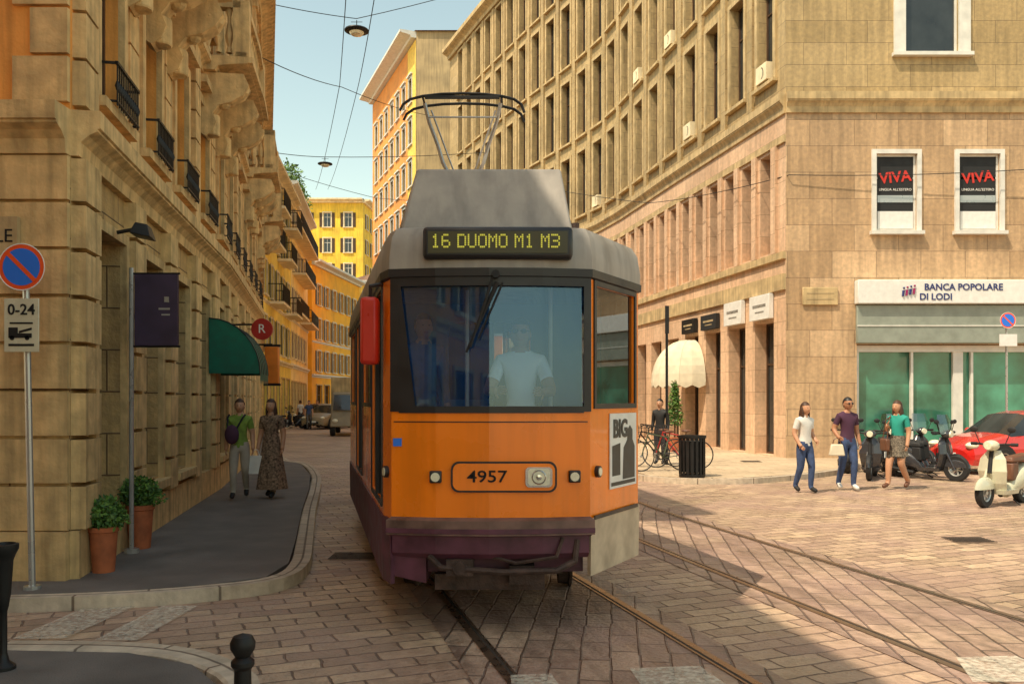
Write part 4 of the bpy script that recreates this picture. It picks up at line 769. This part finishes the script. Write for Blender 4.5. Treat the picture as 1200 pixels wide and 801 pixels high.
def car(name,label,loc,rz,col,S=None,cat='car'):
    r=root(name,label,cat,loc,rz); hw=.84
    S=S or [(-2.02,.3,.5,.56,.6,.45),(-1.95,.22,.62,.66,.74,.6),(-1.5,.2,.78,.82,.82,.68),(-1.0,.2,.88,.92,.84,.7),(-.35,.2,.92,1.38,.84,.58),(.0,.2,.93,1.44,.84,.58),(.12,.2,.935,1.45,.84,.58),(.9,.2,.95,1.44,.84,.57),(1.02,.2,.96,1.43,.84,.57),(1.55,.22,.98,1.33,.82,.54),(1.98,.28,.96,1.0,.76,.62),(2.06,.34,.6,.64,.7,.6)]
    def sec(s):
        x,z0,zb,zt,w,wt=s; h=[(w*.9,z0),(w,z0+.14),(w*1.01,(z0+zb)/2+.05),(w*.95,zb),(wt,zt),(wt*.6,zt+.035),(0,zt+.045)]
        return [(x,a,b) for a,b in h]+[(x,-a,b) for a,b in h[-2::-1]]
    V=[sec(s) for s in S]; n=13; b=MB(); gl=[MB(),MB()]; gw=[MB(),MB()]
    for i in range(len(S)-1):
        for q in range(n-1):
            Q=(V[i][q],V[i+1][q],V[i+1][q+1],V[i][q+1]); cab0,cab1=S[i][3]-S[i][2]>.2,S[i+1][3]-S[i+1][2]>.2
            if q in (3,8) and (cab0 or cab1) and (S[i+1][0]-S[i][0]>.2): b_=gl[q==8]
            elif q in (4,5,6,7) and cab0!=cab1: b_=gw[0 if cab1 else 1]
            else: b_=b
            b_.quad(*Q)
    b.add(V[0],[tuple(range(n))]); b.add(V[-1],[tuple(range(n))]); b.build('body',col,r,ang=35,fix=False)
    for q in gl: q.build('side_window',M['pane'],r,fix=False)
    gw[0].build('windscreen',M['pane'],r,fix=False); gw[1].build('rear_window',M['pane'],r,fix=False)
    for x in (S[0][0]+.78,S[-1][0]-.72):
        for s in (-1,1):
            m=MB(); m.lathe((x,s*.845,.33),[(0,0),(.37,0),(.37,s*.01),(0,s*.01)],22,'y'); m.build('wheel_arch',M['black'],r); wheel(r,x,s*.79,.31,.2,.66)
    for s in (-1,1):
        m=MB(); m.sph((S[1][0]+.06,s*.6,.68),(.16,.14,.09),12,8); m.build('headlight',M['lamp'],r); m=MB(); m.sph((S[-2][0]-.02,s*.66,.82),(.08,.12,.12),10,8); m.build('tail_light',M['lred'],r); m=MB(); m.sph((-.62,s*.93,.98),(.07,.1,.07),10,8); m.build('mirror',col,r); m=MB(); m.bx(.3,.46,s*.85-.01,s*.85+.01,.78,.81); m.build('door_handle',M['chrome'],r)
        for xs in (-.02,.98): m=MB(); m.bx(xs,xs+.01,s*.852-.004,s*.852+.004,.3,.9); m.build('door_seam',M['black'],r)
    m=MB(); m.bx(S[0][0]-.02,S[0][0]+.03,-.4,.4,.32,.46); m.build('grille',M['black'],r); m=MB(); m.bx(S[0][0]-.03,S[0][0]-.02,-.26,.26,.4,.5); m.build('number_plate',M['wht'],r)
    return r
car('parked_car','red hatchback parked in front of the bank window',(12.4,20.9,0),R(14),M['carred'])
car('parked_car','small beige car seen far away beside the pale truck',(-11.2,52,0),R(75),M['beige'])
car('parked_car','dark car at the far end of the street, beyond the beige car',(-13.8,60,0),R(76),M['dkp'])
r=root('delivery_truck','pale box truck driving far down the street, half hidden by the tram','truck',(-7.9,42,0),R(8))
m=MB(); m.bx(-1,1,.2,4.2,.75,2.85); m.build('cargo_box',M['gTrim'],r,bev=.03); m=MB(); m.hexa([(-.95,-1.5,.45),(.95,-1.5,.45),(.95,.15,.45),(-.95,.15,.45),(-.85,-1.1,2.1),(.85,-1.1,2.1),(.85,.12,2.1),(-.85,.12,2.1)]); cb=m.build('cab',M['beige'],r,bev=.06); m=MB(); m.add([(-.8,-1.44,1.25),(.8,-1.44,1.25),(.75,-1.17,1.98),(-.75,-1.17,1.98)],[(0,1,2,3)]); m.build('windscreen',M['pane'],cb)
for s in (-1,1):
    m=MB(); m.sph((s*.7,-1.48,.75),(.14,.05,.09),8,6); m.build('headlight',M['lamp'],r)
    for yy in (-.8,3.2): m=MB(); m.lathe((s*.85,yy,.4),[(0,-.12),(.38,-.12),(.4,0),(.38,.12),(0,.12)],18,'x'); m.build('wheel',M['black'],r)
def bicycle(label,loc,rz,col):
    r=root('bicycle',label,'bicycle',loc,rz)
    for x in (-.52,.52):
        m=MB(); N=28
        m.lathe((x,0,.34),[(.33,-.015),(.345,0),(.33,.015),(.315,0),(.33,-.015)],N,'y'); w=m.build('wheel',M['black'],r); m=MB()
        for i in range(14): a=2*pi*i/14; m.cyl((x,.015*(-1)**i,.34),(x+math.cos(a)*.32,0,.34+math.sin(a)*.32),.002,n=3)
        m.cyl((x,-.04,.34),(x,.04,.34),.02); m.build('spokes',M['silver'],w)
    m=MB(); bb=(.05,0,.3); m.cyl((.2,0,.78),bb,.016);m.cyl((-.36,0,.8),bb,.018);m.cyl((-.34,0,.86),(.19,0,.76),.016);m.cyl((.52,.05,.34),bb,.01);m.cyl((.52,0,.34),(.2,0,.76),.01);m.cyl((-.34,0,.88),(-.52,0,.34),.014); m.build('frame',col,r)
    m=MB(); m.sph((.22,0,.9),(.13,.08,.035),10,6); m.cyl((.2,0,.76),(.22,0,.88),.013); m.build('saddle',M['brown'],r)
    m=MB(); m.tube([(-.18,-.28,1.02),(-.3,-.2,1.04),(-.35,0,.99),(-.3,.2,1.04),(-.18,.28,1.02)],.013); m.cyl((-.34,0,.86),(-.35,0,1.0),.013); m.build('handlebar',M['iron'],r)
    m=MB(); m.lathe((.05,.05,.3),[(.08,-.005),(.09,0),(.08,.005)],14,'y'); m.cyl((.05,.06,.3),(.16,.06,.18),.01); m.cyl((.05,-.06,.3),(-.06,-.06,.42),.01); m.bx(.12,.2,.04,.12,.165,.19); m.bx(-.1,-.02,-.12,-.04,.41,.435); m.build('pedals',M['iron'],r)
    m=MB()
    for z_ in (.8,.9,1.0):
        for q in ((-.72,-.45,-.13,-.13),(-.72,-.45,.13,.13),(-.72,-.72,-.13,.13),(-.45,-.45,-.13,.13)): m.cyl((q[0],q[2],z_),(q[1],q[3],z_),.005,n=4)
    for k in range(5):
        for y_ in (-.13,.13): m.cyl((-.72+.0675*k,y_,.8),(-.72+.0675*k,y_,1.0),.004,n=3)
    m.build('basket',M['iron'],r); return r
bicycle('dark green bicycle with wire basket nearest the kerb on the right pavement',(3.45,19.7,.11),R(20),M['shutter']); bicycle('dull red bicycle parked nearer the slatted litter bin',(3.95,20.4,.11),R(-25),M['dred']); bicycle('black bicycle furthest back of the three by the tram',(3.5,20.9,.11),R(8),M['iron'])
# ---------------- street furniture
def litter(name,label,loc,r0,h,ma):
    r=root(name,label,'litter bin',loc); m=MB(); m.lathe((0,0,0),[(0,.1),(r0*.85,.1),(r0*.9,h-.1),(0,h-.1)],18); m.build('liner',M['dark'],r); m=MB()
    for k in range(18): a=2*pi*k/18; m.hexa([(math.cos(a+d_)*rr,math.sin(a+d_)*rr,z_) for z_ in (.06,h) for d_,rr in ((-.09,r0*.93),(.09,r0*.93),(.09,r0),(-.09,r0))])
    m.build('slats',ma,r); m=MB(); m.lathe((0,0,h),[(r0*.9,-.04),(r0*1.06,-.04),(r0*1.08,.02),(r0*.92,.02),(r0*.9,-.04)],20); m.build('rim',ma,r); m=MB(); m.lathe((0,0,0),[(0,0),(r0,0),(r0,.06),(0,.06)],18); m.build('base',ma,r)
x,y=G(811,558,.11); litter('litter_bin','dark slatted litter bin beside the bicycles on the right pavement',(x,y,.11),.28,.86,M['iron'])
r=root('pedestal_bin','black cast iron pedestal litter bin at the bottom left corner','litter bin',(-3.1,5.2,.11)); m=MB(); m.lathe((0,0,0),[(0,0),(.07,0),(.07,.02),(.035,.05),(.022,.1),(.022,.35),(.03,.38)],16); m.build('pedestal',M['iron'],r); m=MB(); m.lathe((0,0,0),[(0,.36),(.03,.38),(.042,.46),(.055,.66),(.07,.7),(.085,.73),(.085,.76),(.07,.765),(.055,.7),(0,.6)],20); m.build('bowl',M['iron'],r)
r=root('bollard','short dark iron bollard with rounded cap at the bottom of the view','bollard',(-1.3,4.12,.0)); m=MB(); m.lathe((0,0,0),[(0,0),(.075,0),(.075,.05),(.045,.08),(.04,.45),(.055,.47),(.055,.49),(.035,.51),(.04,.52),(.058,.55),(.06,.58),(.045,.61),(.0,.625)],20); m.build('post',M['iron'],r)
def nopark(label,loc,hgt,rad,plate,tilt=0):
    r=root('traffic_sign',label,'traffic sign',loc); m=MB(); m.cyl((0,0,0),(tilt,0,hgt+rad*.8),.028,n=10); m.cyl((0,0,0),(0,0,.03),.07); m.build('pole',M['silver'],r)
    c=(tilt,-.05,hgt); m=MB(); m.cyl(c,(c[0],-.06,c[2]),rad,n=36); d_=m.build('disc',M['ored'],r); m=MB(); m.cyl((c[0],-.06,c[2]),(c[0],-.063,c[2]),rad*.8,n=36); m.build('blue_field',M['blue'],d_); m=MB(); a=R(-45); ca,sa=math.cos(a),math.sin(a); w=rad*.09; l_=rad*.84
    m.prism([(c[0]+ca*u-sa*v,-.063,c[2]+sa*u+ca*v) for u,v in ((-l_,-w),(l_,-w),(l_,w),(-l_,w))],(0,-.003,0)); m.build('slash',M['ored'],d_)
    m=MB(); m.lathe((c[0],-.061,c[2]),[(rad*.97,0),(rad*1.0,-.003),(rad*1.02,0),(rad*1.0,.006)],36,'y'); m.build('rim',M['wht'],d_)
    if plate:
        z1=hgt-rad-.07; z0=z1-.46; m=MB(); m.bx(tilt-.15,tilt+.15,-.06,-.05,z0,z1); p=m.build('plate',M['cream'],r,bev=.004); text('0-24',.13,M['dark'],p,(tilt,-.062,z1-.1),0,bold=.002)
        m=MB(); m.bx(tilt-.11,tilt+.09,-.064,-.061,z0+.12,z0+.16); m.bx(tilt-.11,tilt-.03,-.064,-.061,z0+.16,z0+.21); m.prism([(tilt-.02,-.061,z0+.16),(tilt+.09,-.061,z0+.19),(tilt+.09,-.061,z0+.21),(tilt-.02,-.061,z0+.18)],(0,-.003,0)); m.bx(tilt-.11,tilt+.11,-.064,-.061,z0+.05,z0+.07); m.bx(tilt-.1,tilt+.1,-.064,-.061,z0+.24,z0+.255)
        for q in (-.08,.05): m.cyl((tilt+q,-.061,z0+.12),(tilt+q,-.064,z0+.12),.02,n=10)
        m.build('tow_symbol',M['dark'],p)
nopark('blue and red no parking sign with cream 0-24 plate on the left pavement',(-4.16,7.4,.11),2.78,.2,True,-.06)
nopark('small blue and red no parking sign on a thin pole at the right edge',(12.52,21.6,.0),3.75,.2,False)
r=root('white_notice_panel','white notice panel below the small no parking sign','sign',(12.52,21.54,3.1)); m=MB(); m.bx(-.22,.22,-.02,0,.0,.3); m.build('panel',M['wht'],r)
r=root('signpost','thin dark signpost with a narrow board in front of the white awning','signpost',(3.9,21.5,.11)); m=MB(); m.cyl((0,0,0),(0,0,4.0),.035); m.build('pole',M['iron'],r); m=MB(); m.bx(-.05,.05,-.04,-.03,3.3,4.0); m.build('board',M['iron'],r)
def pot(label,loc,s,seed):
    r=root('potted_plant',label,'potted plant',loc); m=MB(); m.lathe((0,0,0),[(0,0),(.11*s,0),(.14*s,.42*s),(.155*s,.43*s),(.155*s,.48*s),(.14*s,.48*s),(.135*s,.46*s),(0,.46*s)],20); m.build('pot',M['terra'],r)
    rg=random.Random(seed); m=MB(); leafcloud(m,(0,0,.62*s),(.21*s,.21*s,.16*s),1000,.055,rg); leafcloud(m,(.04,0,.56*s),(.24*s,.18*s,.1*s),350,.05,rg); m.build('foliage',[M['leaf'],M['leaf2']],r,smooth=False)
    m=MB()
    for k in range(6): a=k; m.cyl((0,0,.44*s),(.12*math.cos(a),.12*math.sin(a),.66*s),.006,n=4)
    m.build('stems',M['wood'],r)
pot('terracotta pot with clipped green shrub nearest the palazzo corner',(-3.9,8.15,.11),.9,1); pot('terracotta pot with clipped green shrub second from the palazzo corner',(-4.12,9.45,.11),1.0,2)
r=root('potted_tree','small light green conical tree under the white awning','potted plant',(5.15,27,.11)); m=MB(); m.lathe((0,0,0),[(0,0),(.2,0),(.25,.45),(0,.45)],14); m.build('pot',M['terra'],r); m=MB()
for k in range(6): leafcloud(m,(0,0,1.0+k*.2),(.3-.045*k,.3-.045*k,.2),200,.1)
m.build('foliage',[M['leaf2'],M['leaf']],r,smooth=False); m=MB(); m.cyl((0,0,.4),(0,0,1.5),.03); m.build('trunk',M['wood'],r)
# ---------------- wires and hanging lamps
def wire(label,pts,rad=.012):
    m=MB(); q=[Vector(p) for p in pts]; o=[]
    for a,b in zip(q,q[1:]):
        for i in range(8): t=i/8; p=a.lerp(b,t); p.z-=(b-a).length*.012*4*t*(1-t); o.append(p)
    m.tube(o+[q[-1]],rad,5); tag(m.build('overhead_wire',M['black']),label,'wire')
wire('overhead wire crossing the street at the top with the first hanging lamp',[P(296,0,27),P(418,22,30),P(640,-40,36)],.014)
wire('overhead wire sloping from the palazzo down to the tower house',[P(296,62,27),P(400,102,38),P(528,138,62)],.016)
wire('overhead wire holding the far hanging lamp',[P(316,178,46),P(381,184,50),P(600,176,56)],.02)
wire('left contact wire running along the street towards the bend',[P(409,-60,18),P(398,100,30),P(370,222,62)],.012)
wire('right contact wire running along the street towards the bend',[P(448,-60,18),P(420,100,30),P(384,222,62)],.012)
wire('long thin wire passing in front of the right building',[P(600,212,36),P(760,238,32),P(925,205,23.9),P(1240,196,23.7)],.012)
wire('lowest overhead wire between the yellow house and the tram',[P(330,200,58),P(440,232,60),P(620,238,56)],.018)
def hlamp(label,c):
    r=root('hanging_street_lamp',label,'street lamp',c); m=MB(); m.lathe((0,0,0),[(0,.1),(.1,.1),(.2,.06),(.42,.02),(.43,-.02),(.3,-.06),(0,-.07)],18); m.build('shade',M['iron'],r); m=MB(); m.lathe((0,0,-.07),[(.26,0),(.2,-.08),(0,-.12)],14); m.build('glass',M['lamp'],r); m=MB(); m.cyl((0,0,.1),(0,0,.36),.015); m.cyl((-.2,0,.3),(.2,0,.3),.01); m.build('hanger',M['iron'],r)
hlamp('hanging street lamp at the top between the palazzo and the tower house',P(418,36,30)); hlamp('smaller distant hanging street lamp above the tram side',P(381,192,50))
# ---------------- light, camera
w=bpy.data.worlds.new('World'); sc.world=w; w.use_nodes=True; n=w.node_tree.nodes; l=w.node_tree.links; bg=n['Background']
EL=R(58.5); ld=Vector((.79,.62,0)).normalized(); sk=n.new('ShaderNodeTexSky'); sk.sky_type='NISHITA'; sk.sun_disc=False; sk.sun_elevation=EL; sk.sun_rotation=math.atan2(-ld.x,-ld.y); sk.air_density=1.2; sk.dust_density=1.0; sk.ozone_density=1.0
mx=n.new('ShaderNodeMixRGB'); mx.blend_type='MULTIPLY'; mx.inputs[0].default_value=1; mx.inputs[2].default_value=(2.15,1.86,1.25,1); l.new(sk.outputs[0],mx.inputs[1]); l.new(mx.outputs[0],bg.inputs[0]); bg.inputs[1].default_value=.15
su=bpy.data.lights.new('Sun','SUN'); su.energy=5; su.angle=R(.5); su.color=(1,.86,.64); so=bpy.data.objects.new('Sun',su); C.objects.link(so)
dv=Vector((ld.x*math.cos(EL),ld.y*math.cos(EL),-math.sin(EL))); so.rotation_euler=dv.to_track_quat('-Z','Y').to_euler()
cam=bpy.data.cameras.new('Camera'); cam.sensor_width=36; cam.lens=30; cam.shift_y=.05625; cam.clip_end=900; co=bpy.data.objects.new('Camera',cam); C.objects.link(co); co.location=(0,0,1.75); co.rotation_euler=(pi/2,0,0); sc.camera=co
sc.view_settings.view_transform='Standard'; sc.view_settings.look='None'; sc.view_settings.exposure=0
